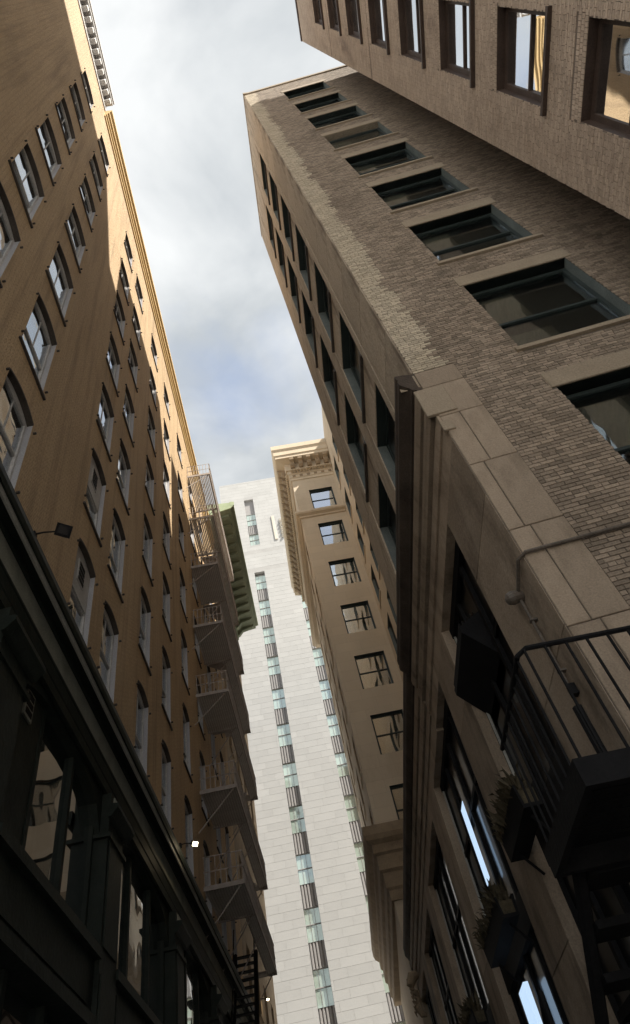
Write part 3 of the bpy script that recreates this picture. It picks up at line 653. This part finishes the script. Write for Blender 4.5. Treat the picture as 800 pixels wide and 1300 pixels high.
for b in near:
    key = round((b[1] - b[0]) / .01)
    if key not in bm_cache:
        q = MB(); w = key * .01; q.bevbox(-w / 2, w / 2, -.013, 0, 0, b[3] - b[2], .004); bm_cache[key] = q.mesh('brick')
    sub('brick', bm_cache[key], 'brick1', bw, loc=((b[0] + b[1]) / 2, random.uniform(-.004, -.001), b[2]))
lt = MB(); lt.bevbox(-1.08, 1.14, -.03, .2, 0, .42, .01); ltm = lt.mesh('lintel'); ltm.materials.append(MT['lintel'])
tmpl_side = {}
for k in sorted(set(hts)):
    t_ = sash_window(2.02, k, .2, .08, 0, .48, 'g_side', 'frame', (.10, .06, .10, 'lintel'), 0, .1)
    t_.append(('blind', MB().box(-.93, -.15, .31, .32, k * .5, k * .92).box(-.93, -.05, .31, .32, .1, k * .36).mesh('blind'), 'lintel'))
    tmpl_side[k] = mat_first(t_ + reveal(2.02, k, .32, 0, 'frame', (1, 'framepale')))
for (a, b, s0, h, _), k in zip(sh, hts + hts):
    o = put(tmpl_side[k], S, (a + b) / 2, s0, tw); p = link('lintel', ltm, 'lintel', o); p.location = (0, 0, h - s0)
q = MB(); q.box(0, SW, -.06, .4, ZT - .3, ZT); part('coping', q, 'lintel', tw, S)
# street front, upper floors
theads = [12.27 + 3.82 * k for k in range(7)]
th = [(-8.62, -6.92, h - 2.65, h, 0) for h in theads] + [(-11.02, -9.24, h - 2.65, h, 0) for h in theads]
F, Rv = wall(-12.46, -5.39, 9.3, ZT, th, .30); part('wall', F, 'mortar', tw, T)
ztop = [9.56] + [h for h in theads] + [ZT - .3]
def slab(u0, u1, z0, z1, pr=.03, mat='limeweath', par=tw, fr=T, nm='stone_panel'):
    m_ = MB(); hw, hh = (u1 - u0) / 2 - .006, (z1 - z0) - .012; m_.bevbox(-hw, hw, -pr, 0.0, 0, hh, .008)
    o = link(nm, m_.mesh(nm), mat, par); o.location = fr.pt((u0 + u1) / 2, -.001, z0 + .006) - par.location; o.rotation_euler = (0, 0, fr.a); return o
for k, h in enumerate(theads):
    zb = h - 2.65; nz = theads[k + 1] - 2.65 if k < 6 else ZT - .3
    for (u0, u1) in ((-6.70, -5.385), (-6.92, -6.70), (-9.24, -8.62), (-11.24, -11.02), (-12.46, -11.24)):
        if u1 - u0 > 1:
            zm = zb + 1.75 + .25 * math.sin(k * 3 + u0); slab(u0, u1, zb - (.06 if k == 0 else 0), zm); slab(u0, u1, zm, nz)
        else: slab(u0, u1, zb - (.06 if k == 0 else 0), nz, .045 if u1 - u0 < .3 else .03)
    for (u0, u1) in ((-8.62, -6.92), (-11.02, -9.24)):
        slab(u0, u1, h, nz, .02)
tmpl_t = mat_first(sash_window(1.70, 2.65, .2, .07, 0, .5, 'g_dark', 'frame', (.02, .09, .09, 'darksill'), 0, .09) + reveal(1.70, 2.65, .3, 0, 'frame', (-1, 'framepale')))
tmpl_t2 = mat_first(sash_window(1.78, 2.65, .2, .07, 0, .5, 'g_dark', 'frame', (.02, .09, .09, 'darksill'), 0, .09) + reveal(1.78, 2.65, .3, 0, 'frame', (-1, 'framepale')))
for i, (a, b, s0, h, _) in enumerate(th): put(tmpl_t if i < 7 else tmpl_t2, T, (a + b) / 2, s0, tw)
q = MB(); q.box(-12.46, -5.3, -.05, .4, ZT - .298, ZT + .002); part('coping', q, 'lintel', tw, T)
# solid core behind the facades (plan: corner, side line, back)
def plan(mb, pts, z0, z1):
    n = len(pts); v = [(x, y, z0) for x, y in pts] + [(x, y, z1) for x, y in pts]
    mb.add(v, [(i, (i + 1) % n, n + (i + 1) % n, n + i) for i in range(n)] + [tuple(range(n))[::-1], tuple(range(n, 2 * n))])
def sp(u, d): p = S.pt(u, d, 0); return (p.x, p.y)
q = MB(); plan(q, [(3.35, sp(.5, .5)[1]), sp(SW - .02, .5), (sp(SW - .02, .5)[0], 12.4), (3.35, 12.4)], -EYE, ZT - .35)
q.quad((2.8, 12.46, 9.4), (3.36, 12.46, 9.4), (3.36, 12.46, ZT), (2.8, 12.46, ZT)); q.box(3.3, 16, 12.41, 12.46, 9.4, ZT)
part('core', q, 'mortar', tw)
# podium: entablature and piers
piers = [(5.39, 6.96), (9.55, 10.95), (14.95, 16.4), (20.35, 21.8), (25.75, 27.2)]
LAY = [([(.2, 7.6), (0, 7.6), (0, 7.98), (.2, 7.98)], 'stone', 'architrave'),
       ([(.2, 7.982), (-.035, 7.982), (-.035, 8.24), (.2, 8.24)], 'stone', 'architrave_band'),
       ([(.2, 8.242), (-.015, 8.242), (-.015, 8.30), (.2, 8.30)], 'soot_shade', 'groove'),
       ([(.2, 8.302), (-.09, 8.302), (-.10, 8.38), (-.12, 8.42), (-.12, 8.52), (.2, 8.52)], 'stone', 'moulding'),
       ([(.2, 8.522), (-.06, 8.522), (-.06, 8.66), (.2, 8.66)], 'soot_shade', 'groove'),
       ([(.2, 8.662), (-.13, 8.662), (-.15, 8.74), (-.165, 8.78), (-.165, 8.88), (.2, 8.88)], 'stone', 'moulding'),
       ([(.2, 8.882), (-.10, 8.882), (-.10, 9.0), (.2, 9.0)], 'soot_shade', 'groove'),
       ([(.2, 9.002), (-.17, 9.002), (-.185, 9.06), (-.30, 9.16), (-.33, 9.2), (-.33, 9.3), (-.31, 9.33), (-.33, 9.36), (-.33, 9.47), (-.2, 9.5), (.2, 9.54)], 'soot_shade', 'crown')]
def entab(u0, u1, k, dz, slant=0.0, nm='entablature'):
    first = None
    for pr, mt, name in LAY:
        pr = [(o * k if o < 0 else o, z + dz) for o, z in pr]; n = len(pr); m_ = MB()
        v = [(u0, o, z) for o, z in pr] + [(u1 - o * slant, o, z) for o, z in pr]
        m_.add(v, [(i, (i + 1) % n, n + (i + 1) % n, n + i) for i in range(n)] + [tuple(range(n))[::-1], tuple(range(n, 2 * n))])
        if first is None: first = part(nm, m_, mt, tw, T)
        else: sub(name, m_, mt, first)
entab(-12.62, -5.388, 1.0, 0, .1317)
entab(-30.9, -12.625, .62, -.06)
q = MB(); q.box(-30.9, -12.47, .0, 3.1, 9.35, 9.5); part('podium_roof', q, 'roof', tw, T)
q = MB(); q.box(-30.9, -12.47, .9, 3.1, -EYE, 9.34); part('podium_core', q, 'interior', tw, T)
for a, b in piers:
    m_ = MB(); m_.box(-b, -a, .012, .9, -EYE, 7.6); p = part('pier', m_, 'stone', tw, T)
    zz = -EYE
    for k, hh in enumerate((1.9, 2.3, 1.5, 2.2, 1.3)):
        z1 = min(zz + hh, 7.598)
        m_ = MB(); m_.bevbox(-b, -a, -.005, .011, zz + .004, z1 - .004, .006); o = sub('stone_block', m_, 'stone', p)
        zz = z1
# stone quoin on the alley side of the corner pier
rows = [(-EYE, .6), (.6, 2.4), (2.4, 4.05), (4.05, 5.55), (5.55, 6.9), (6.9, 8.15), (8.15, 9.0), (9.0, 9.5)]
for k, (z0, z1) in enumerate(rows):
    cut = (.30, .22, .34, .26, .20, .30, .0, .0)[k]
    if cut:
        slab(0.0, cut, z0, z1, .02, 'stone', tw, S, 'stone_block'); slab(cut, .67, z0 + (.25 if 0 < k < 6 else 0) * 0, z1, .022, 'stone', tw, S, 'stone_block')
    else: slab(0.0, .67, z0, z1, .022, 'stone', tw, S, 'stone_block')
# end blocks of the entablature, patched in paler stone
for (u0, u1, z0, z1, pr_) in ((-.17, .30, 8.2, 8.95, .05), (-.06, .12, 7.75, 8.0, .05), (-.33, .0, 9.08, 9.48, .012)):
    slab(u0, u1, z0, z1, pr_, 'lintel', tw, S, 'patch_stone')
# podium windows
opens = [(piers[i][1], piers[i + 1][0]) for i in range(4)] + [(27.2, 30.8)]
for oi, (a, b) in enumerate(opens):
    fm = MB(); n = 4 if b - a > 3 else 3; ww = (b - a) / n
    for k in range(n + 1): fm.box(-b + k * ww - .05, -b + k * ww + .05, .17, .30, -EYE, 7.6)
    fm.box(-b, -a, .14, .34, 3.45, 3.95); fm.box(-b, -a, .15, .32, 7.4, 7.6); fm.box(-b, -a, .18, .29, 5.9, 6.0); fm.box(-b, -a, .18, .29, 1.7, 1.8)
    wn = part('podium_window', fm, 'black', tw, T)
    for k in range(n):
        for z0, z1 in ((-1.4, 1.7), (1.8, 3.45), (3.95, 5.9), (6.0, 7.4)):
            q = MB(); q.box(-b + k * ww + .05, -b + (k + 1) * ww - .05, .23, .24, z0, z1); sub('pane', q, 'g_black', wn)
    for k in (0,): # pale strip painting the light caught on a post edge
        q = MB(); q.box(-b + k * ww + .051, -b + k * ww + .06, .16, .20, 3.95, 7.4); sub('glint_edge', q, 'shopedge', wn)
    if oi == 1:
        q = MB(); q.box(-13.42, -13.02, .10, .11, 4.75, 6.2); sub('sky_glint_pane', q, 'skyglint', wn, label='bright pale blue pane glowing like reflected sky')  # added glowing panes imitate a sky reflection
        q = MB(); q.box(-13.5, -12.9, .02, .1, 2.35, 3.1); sub('sky_glint_pane', q, 'skyglint', wn, label='bright white pane glowing like reflected sky')

# ------------------------------------------------------------------ russet brick building (upper right)
tr = root('russet_brick_building', 'russet brick building with one column of sky mirroring windows beside the alley', 'building', (14, -6, 0))
E_ = Fr(6.3, 3.54, -94.5)
eh = [(1.05, 2.45, 11.70 + 3.675 * k - 2.32, 11.70 + 3.675 * k, 0) for k in range(-3, 8)] + [(c_ - .7, c_ + .7, 11.70 + 3.675 * k - 2.32, 11.70 + 3.675 * k, 0) for c_ in (6.2, 9.4) for k in range(-3, 8)]
ZR = 42.6
F, Rv = wall(0, 12, -EYE, ZR, eh, .30); part('wall', F, 'trmortar', tr, E_)
lh = []
for a, b, s0, h, _ in eh: lh += [(a - .03, b + .06, h, h + .34, 0), (a, b, s0, h, 0), (a - .1, b + .1, s0 - .09, s0, 0)]
jt = [(0, 12, 26.74, 26.79, 0), (0, 12, 34.1, 34.15, 0)]
mb = MB(); brick_boxes(mb, lay_bricks(0, 4.6, 5.0, ZR - .25, lh + jt, .205, .067), .010); part('brickwork', mb, 'trbrick', tr, E_, tint=True, kind='stuff')
rows_ = MB()
for a, b, s0, h, _ in eh[:11]:
    for r in range(3):
        k = 0; x = a - .02 + (r % 2) * .03
        while x < b + .03:
            rows_.add([(x, -.012, h + .008 + r * .11), (x + .066, -.012, h + .008 + r * .11), (x + .066, -.012, h + .105 + r * .11), (x, -.012, h + .105 + r * .11),
                       (x, 0, h + .008 + r * .11), (x + .066, 0, h + .008 + r * .11), (x + .066, 0, h + .105 + r * .11), (x, 0, h + .105 + r * .11)],
                      [(0, 1, 2, 3), (4, 5, 1, 0), (5, 6, 2, 1), (6, 7, 3, 2), (7, 4, 0, 3)], random.random()); x += .076
part('lintel_brickwork', rows_, 'trbrick', tr, E_, tint=True, kind='stuff')
Te = mat_first(sash_window(1.40, 2.32, .16, .10, 0, .5, 'g_tr', 'trwood', (.10, .09, .09, 'trwood'), 0, .1) + reveal(1.40, 2.32, .3, 0, 'trwood'))
for a, b, s0, h, _ in eh: put(Te, E_, (a + b) / 2, s0, tr)
q = MB(); q.box(0, 12, -.06, .5, ZR - .25, ZR); part('coping', q, 'trwood', tr, E_)
q = MB(); q.box(.02, 11.9, .5, 20, -EYE, ZR - .3); q.quad((0, 0, -EYE), (0, .5, -EYE), (0, .5, ZR - .3), (0, 0, ZR - .3)); part('core', q, 'trmortar', tr, E_)
q = MB(); q.box(4.4, 11.8, 3.2, 19, ZR - .29, 53.4); part('shadow_block', q, 'trbrick', tr, E_)  # unseen roof block, added to cast the shadow on the ochre wall

# ------------------------------------------------------------------ fire escape
fe = root('fire_escape', 'rusty iron fire escape with slatted landings on the ochre wall', 'fire escape', (-3.3, 27.8, 0))
def wobj(name, mb, mat, parent, base=(0, 0, 0)):
    o = link(name, mb.mesh(name) if isinstance(mb, MB) else mb, mat, parent); o.location = Vector(base) - (parent.location if parent.parent is None else Vector()); return o
Y0, YM, Y1 = 23.35, 26.1, 32.45; XW, XO, XI = -3.98, -2.62, -2.98
sl1 = MB(); sl1.box(-.03, .03, Y0 + .04, YM - .04, -.03, .03); sl1 = sl1.mesh('slat'); sl2 = MB(); sl2.box(-.03, .03, YM, Y1 - .04, 0, .03); sl2 = sl2.mesh('slat')
lv = [10.05, 13.45, 17.75, 21.6, 25.6, 29.45, 33.5]
for li, z in enumerate(lv):
    fr_ = MB()      # rim of the landing
    fr_.box(XW, XO, Y0, Y0 + .04, -.1, .05); fr_.box(XW, XO, YM - .04, YM, -.1, .05); fr_.box(XO - .04, XO, Y0 + .04, Y1, -.1, .05); fr_.box(XI - .04, XI, YM, Y1, -.08, .05)
    fr_.box(XI, XO - .04, Y1 - .04, Y1, -.1, .05); fr_.box(XW, XI - .04, Y1 - .5, Y1, -.08, -.02)
    ld = wobj('landing', fr_, 'iron', fe, (0, 0, z + EYE))
    n = 14
    for k in range(n):
        s = link('slat', sl1, 'slat', ld); s.location = (XW + .08 + (XO - XW - .16) * k / (n - 1), 0, -.03)
    for k in range(4):
        s = link('slat', sl2, 'slat', ld); s.location = (XI + .04 + (XO - XI - .12) * k / 3, 0, -.03)
    if li < 5:
        pl = MB(); pl.box(XW + .02, XO - .05, Y0 + .05, YM - .05, .002, .012); pl.box(XI, XO - .05, YM, Y1 - .05, .002, .012)
        q = link('deck_plate', pl.mesh('deck_plate'), 'iron', ld)
    rl = MB(); h = 1.0       # railings: near end, outer side, far end
    for zz in (.5, h): rl.tube([(XW, Y0 + .02, zz), (XO - .02, Y0 + .02, zz), (XO - .02, Y1 - .02, zz), (XI, Y1 - .02, zz)], .022, 5)
    link('handrail', rl.mesh('handrail'), 'iron', ld)
    bl = MB()
    for k in range(8): x = XW + .05 + (XO - XW - .09) * k / 7; bl.box(x - .013, x + .013, Y0 + .005, Y0 + .035, .05, h)
    y = Y0 + .15
    while y < Y1: bl.box(XO - .035, XO - .009, y - .013, y + .013, .05, h); y += .13
    for k in range(4): x = XI + (XO - XI - .03) * k / 3; bl.box(x - .009, x + .009, Y1 - .03, Y1 - .01, .05, h)
    link('baluster', bl.mesh('baluster'), 'iron', ld)['kind'] = 'stuff'
    for yy in (Y0 + .1, YM - .1, YM + 2.0, Y1 - .3):
        b_ = MB(); b_.tube([(XO - .12, yy, -.06), (XW, yy - .55 if yy < YM - 1 else yy, -1.75)], .022, 6); link('brace', b_.mesh('brace'), 'iron', ld)
    if li < 6:               # stair up to the next landing, inside the opening
        dz = lv[li + 1] - z; stt = MB()
        for xx in (-3.86, -3.12): stt.tube([(xx, YM + .2, .05), (xx, Y1 - .7, dz - .05)], .05, 6)
        nst = 14
        for k in range(nst):
            f_ = (k + .7) / nst; yy = YM + .2 + (Y1 - .9 - YM) * f_; stt.box(-3.84, -3.14, yy - .1, yy + .1, dz * f_ - .015, dz * f_ + .015)
        link('stair', stt.mesh('stair'), 'iron', ld)
    if li == 6:
        stt = MB()
        for xx in (-3.9, -3.5): stt.tube([(xx, YM + 1, .05), (xx, YM + 1.2, 5.2)], .02, 5)
        for k in range(14): stt.tube([(-3.9, YM + 1.02 + k * .012, .3 + k * .34), (-3.5, YM + 1.02 + k * .012, .3 + k * .34)], .014, 5)
        link('roof_ladder', stt.mesh('roof_ladder'), 'iron', ld)
drop = MB()
for xx in (-3.9, -3.1): drop.tube([(xx, 29.5, 10.0), (xx, 25.0, 2.5)], .07, 6); drop.tube([(xx, 29.5, 10.9), (xx, 25.0, 3.4)], .025, 6)
for k in range(24): f_ = (k + .5) / 24; drop.box(-3.88, -3.12, 29.5 - 4.5 * f_ - .12, 29.5 - 4.5 * f_ + .12, 10 - 7.5 * f_ - .02, 10 - 7.5 * f_ + .02)
wobj('drop_stair', drop, 'black', fe, (0, 0, EYE))

# ------------------------------------------------------------------ floodlights
def flood(px, label, lit=False, sc_=1.0):
    x, y, z = px; r_ = root('floodlight', label, 'floodlight', (x, y, z + EYE))
    a = MB(); a.tube([(-.02, 0, .02), (.12 * sc_, 0, .03), (.30 * sc_, 0, .0)], [.018, .014, .012], 6); a.box(-.05, 0, -.05, .05, -.05, .05); link('arm', a.mesh('arm'), 'black', r_)
    h = MB(); h.bevbox(-.1 * sc_, .1 * sc_, -.06 * sc_, .07 * sc_, -.08 * sc_, .08 * sc_, .03); h.box(-.05 * sc_, .05 * sc_, .07 * sc_, .12 * sc_, -.05 * sc_, .05 * sc_); h.box(-.12 * sc_, .12 * sc_, -.075 * sc_, -.061 * sc_, -.1 * sc_, .1 * sc_)
    o = link('lamp_head', h.mesh('lamp_head'), 'black', r_); o.location = (.42 * sc_, 0, -.02); o.rotation_euler = (R_(40), 0, R_(35))
    l = MB(); l.box(-.085 * sc_, .085 * sc_, -.085 * sc_, -.076 * sc_, -.065 * sc_, .065 * sc_); e = link('lens', l.mesh('lens'), 'lampglow' if lit else 'g_dark', o)
    if lit:
        ld = bpy.data.lights.new('lamp_light', 'POINT'); ld.energy = 2; ld.color = (1, .8, .5); ld.shadow_soft_size = .08
        lo = bpy.data.objects.new('lamp_light', ld); COL.objects.link(lo); lo.parent = o; lo.location = (0, -.2, -.02)
    return r_
flood((-3.54, 6.67, 8.68), 'unlit black floodlight on an arm above the storefront cornice, near a vent window')
flood((-3.54, 17.67, 8.80), 'glowing floodlight on an arm above the storefront cornice', True, .8)
flood((-4.0, 38.4, 10.9), 'small glowing lamp on the wall beyond the fire escape foot', True, .7)

# ------------------------------------------------------------------ small things on the right
cd = root('electrical_conduit', 'thin conduit running round the stone corner to a dome lamp', 'conduit', (2.8, 5.39, 5.1 + EYE))
def cdp(x, y, z): return Vector((x, y, z)) - Vector((2.8, 5.39, 5.1))
def s3(u, d, z): p = S.pt(u, d, z); return Vector((p.x, p.y, z)) - Vector((2.8, 5.39, 5.1))
m_ = MB(); m_.tube([s3(4.5, -.06, 5.12), s3(2, -.05, 5.11), s3(.02, -.06, 5.12), cdp(2.74, 5.44, 5.12), cdp(2.74, 5.62, 5.06), cdp(2.74, 5.84, 5.0)], .022, 7)
m_.tube([cdp(2.74, 5.88, 4.95), cdp(2.74, 5.88, 3.7)], .018, 7); link('pipe', m_.mesh('pipe'), 'pipe', cd)
m_ = MB(); m_.tube([cdp(2.79, 5.88, 4.98), cdp(2.72, 5.88, 4.98), cdp(2.66, 5.88, 4.97), cdp(2.60, 5.88, 4.96), cdp(2.575, 5.88, 4.96)], [.05, .075, .085, .065, .02], 12); link('dome_lamp', m_.mesh('dome_lamp'), 'pipe', cd)
m_ = MB(); m_.box(*[v for p in zip(cdp(2.72, 5.84, 3.6), cdp(2.79, 5.92, 3.72)) for v in p]); link('junction_box', m_.mesh('junction_box'), 'black', cd)
for k in range(3):
    m_ = MB(); p = cdp(2.74, 5.88, 4.6 - k * .35); m_.box(p.x - .03, p.x + .055, p.y - .03, p.y + .03, p.z - .012, p.z + .012); link('clip', m_.mesh('clip'), 'pipe', cd)

bal = root('iron_balcony', 'black iron balcony with plain railing across the alley mouth', 'balcony', (3.5, 4.6, 1.95 + EYE))
bx0, bx1, by0, by1 = 1.60, 6.0, 3.90, 5.18
def bp_(x, y, z): return Vector((x - 3.5, y - 4.6, z))
def bbox(mb, x0, x1, y0, y1, z0, z1): mb.box(x0 - 3.5, x1 - 3.5, y0 - 4.6, y1 - 4.6, z0, z1); return mb
m_ = MB(); bbox(m_, bx0, bx1, by0, by0 + .05, -.16, .02); bbox(m_, bx0, bx1, by1 - .05, by1, -.16, .02); bbox(m_, bx0, bx0 + .05, by0 + .05, by1 - .05, -.16, .02); bbox(m_, 3.1, 3.16, by0 + .05, by1 - .05, -.14, 0); link('floor_frame', m_.mesh('floor_frame'), 'black', bal)
pk = MB(); pk.box(0, bx1 - bx0 - .1, -.075, .075, -.02, .015); pkm = pk.mesh('plank')
for k in range(7): o = link('plank', pkm, 'black', bal); o.location = bp_(bx0 + .05, by0 + .14 + k * .165, 0)
m_ = MB(); m_.tube([bp_(bx1, by0 + .02, .89), bp_(bx0 + .08, by0 + .02, .89), bp_(bx0 + .02, by0 + .08, .88), bp_(bx0 + .02, by1, .87)], .020, 7); link('handrail', m_.mesh('handrail'), 'black', bal)
bb = MB(); bb.box(-.008, .008, -.008, .008, .02, .88); bbm = bb.mesh('baluster')
for k in range(28): o = link('baluster', bbm, 'black', bal); o.location = bp_(bx0 + .06 + k * .155, by0 + .02, 0)
for k in range(8): o = link('baluster', bbm, 'black', bal); o.location = bp_(bx0 + .02, by0 + .12 + k * .15, 0)
m_ = MB(); m_.tube([bp_(1.85, 4.02, 0), bp_(1.85, 4.02, .42)], .035, 8); link('post', m_.mesh('post'), 'black', bal)
for xx in (2.9, 4.6):
    m_ = MB(); m_.tube([bp_(xx, by0 + .2, -.15), bp_(xx, 5.3 - (xx - 2.8) * .13 - .02, -.95)], .03, 6); link('brace', m_.mesh('brace'), 'black', bal)

ist = root('iron_stair', 'black iron stair going down beside the stone corner pier', 'stair', (2.3, 7.6, 0))
m_ = MB(); nst = 13
for k in range(nst):
    y = 5.42 + k * .33 - 7.6; z = 1.82 - k * .245 + EYE
    t_ = MB(); t_.box(-.42, .42, y - .16, y + .16, z - .03, z + .03); link('tread', t_.mesh('tread'), 'black', ist)
for xx in (-.45, .45):
    m_ = MB(); m_.tube([(xx, 5.2 - 7.6, 2.0 + EYE), (xx, 5.42 + nst * .33 - 7.6, 1.82 - nst * .245 + EYE)], .055, 6); link('stringer', m_.mesh('stringer'), 'black', ist)
m_ = MB(); m_.tube([(-.45, .28, .0), (-.45, .28, 3.38), (-.45, 1.5, 2.2), (-.45, 1.5, 0)], .03, 6); link('guard_frame', m_.mesh('guard_frame'), 'black', ist)

hood = MB(); hood.prism([(3.02, 5.55), (3.02, 5.75), (2.62, 6.25), (2.62, 6.35), (3.02, 6.6)], 7.95, 9.52, 'y')
o = link('vent_hood', None); o.location = (2.82, 8.7, 5.55 + EYE); tagt(o, 'black wedge shaped vent hood jutting from the first podium opening', 'vent hood')
h1 = MB(); h1.v = [(x - 2.82, y - 8.7, z - 5.55) for x, y, z in hood.v]; h1.f = hood.f; h1.t = hood.t; link('hood', h1.mesh('hood'), 'black', o)
h2 = MB()
for k in range(6): h2.box(-.18 + k * .055, -.165 + k * .055, -.72, .8, .79 - k * -.01, .9 + k * .035)
link('fin', h2.mesh('fin'), 'black', o)

def planter(y0, y1, z, label):
    r_ = root('window_box', label, 'planter', (2.6, (y0 + y1) / 2, z + EYE), 'window boxes along the stone podium'); l = (y1 - y0) / 2
    m_ = MB(); m_.prism([(-.14, .3), (-.11, 0), (.14, 0), (.16, .3), (.12, .3), (.11, .05), (-.08, .05), (-.11, .3)], -l, l, 'y'); link('trough', m_.mesh('trough'), 'black', r_)
    m_ = MB(); m_.box(-.09, .11, -l + .02, l - .02, .051, .24); link('soil', m_.mesh('soil'), 'plant', r_)
    br = MB()
    for yy in (-l + .2, l - .2): br.tube([(0, yy, -.02), (.2, yy, -.3)], .02, 5)
    link('bracket', br.mesh('bracket'), 'black', r_)
    m_ = MB()
    for k in range(420):
        y = random.uniform(-l, l); x = random.uniform(-.12, .08); h = random.uniform(.1, .42); tx, ty = random.uniform(-.22, .1), random.uniform(-.15, .15)
        p0, p1 = Vector((x, y, .22)), Vector((x + tx * .6, y + ty * .6, .22 + h * .75)); p2 = Vector((x + tx, y + ty, .22 + h * random.uniform(.6, 1.1))); w = random.uniform(.012, .04)
        s = Vector((random.uniform(-1, 1), random.uniform(-1, 1), .2)).normalized() * w
        m_.add([p0 - s * .4, p0 + s * .4, p1 + s, p1 - s, p2], [(0, 1, 2, 3), (3, 2, 4)])
    link('foliage', m_.mesh('foliage'), 'plant', r_)['kind'] = 'stuff'
    return r_
planter(8.1, 9.6, 3.62, 'black window box of dry stems under the vent hood')
planter(11.2, 13.4, 3.50, 'long black window box of dry stems below the pale blue sky glint pane')
planter(16.8, 19.0, 3.50, 'black window box of dry stems two openings beyond the vent hood')

cs = root('carved_console', 'dark carved scroll console under the far end of the podium cornice', 'console', (2.72, 29.6, 7.2 + EYE))
m_ = MB(); m_.tube([(.05, 0, .9), (-.15, 0, .85), (-.28, 0, .6), (-.2, 0, .35), (-.12, 0, .1), (-.2, 0, -.15), (-.1, 0, -.35), (.05, 0, -.4)], [.14, .2, .16, .13, .12, .15, .12, .06], 9); link('scroll', m_.mesh('scroll'), 'beige_dark', cs)
for k in range(9):
    m_ = MB(); a = k * .7; m_.tube([(-.2, .12 * math.cos(a), .8 - k * .13), (-.34, .2 * math.cos(a), .84 - k * .13), (-.30, .25 * math.cos(a), .7 - k * .13)], [.05, .05, .015], 6); link('leaf', m_.mesh('leaf'), 'beige_dark', cs)
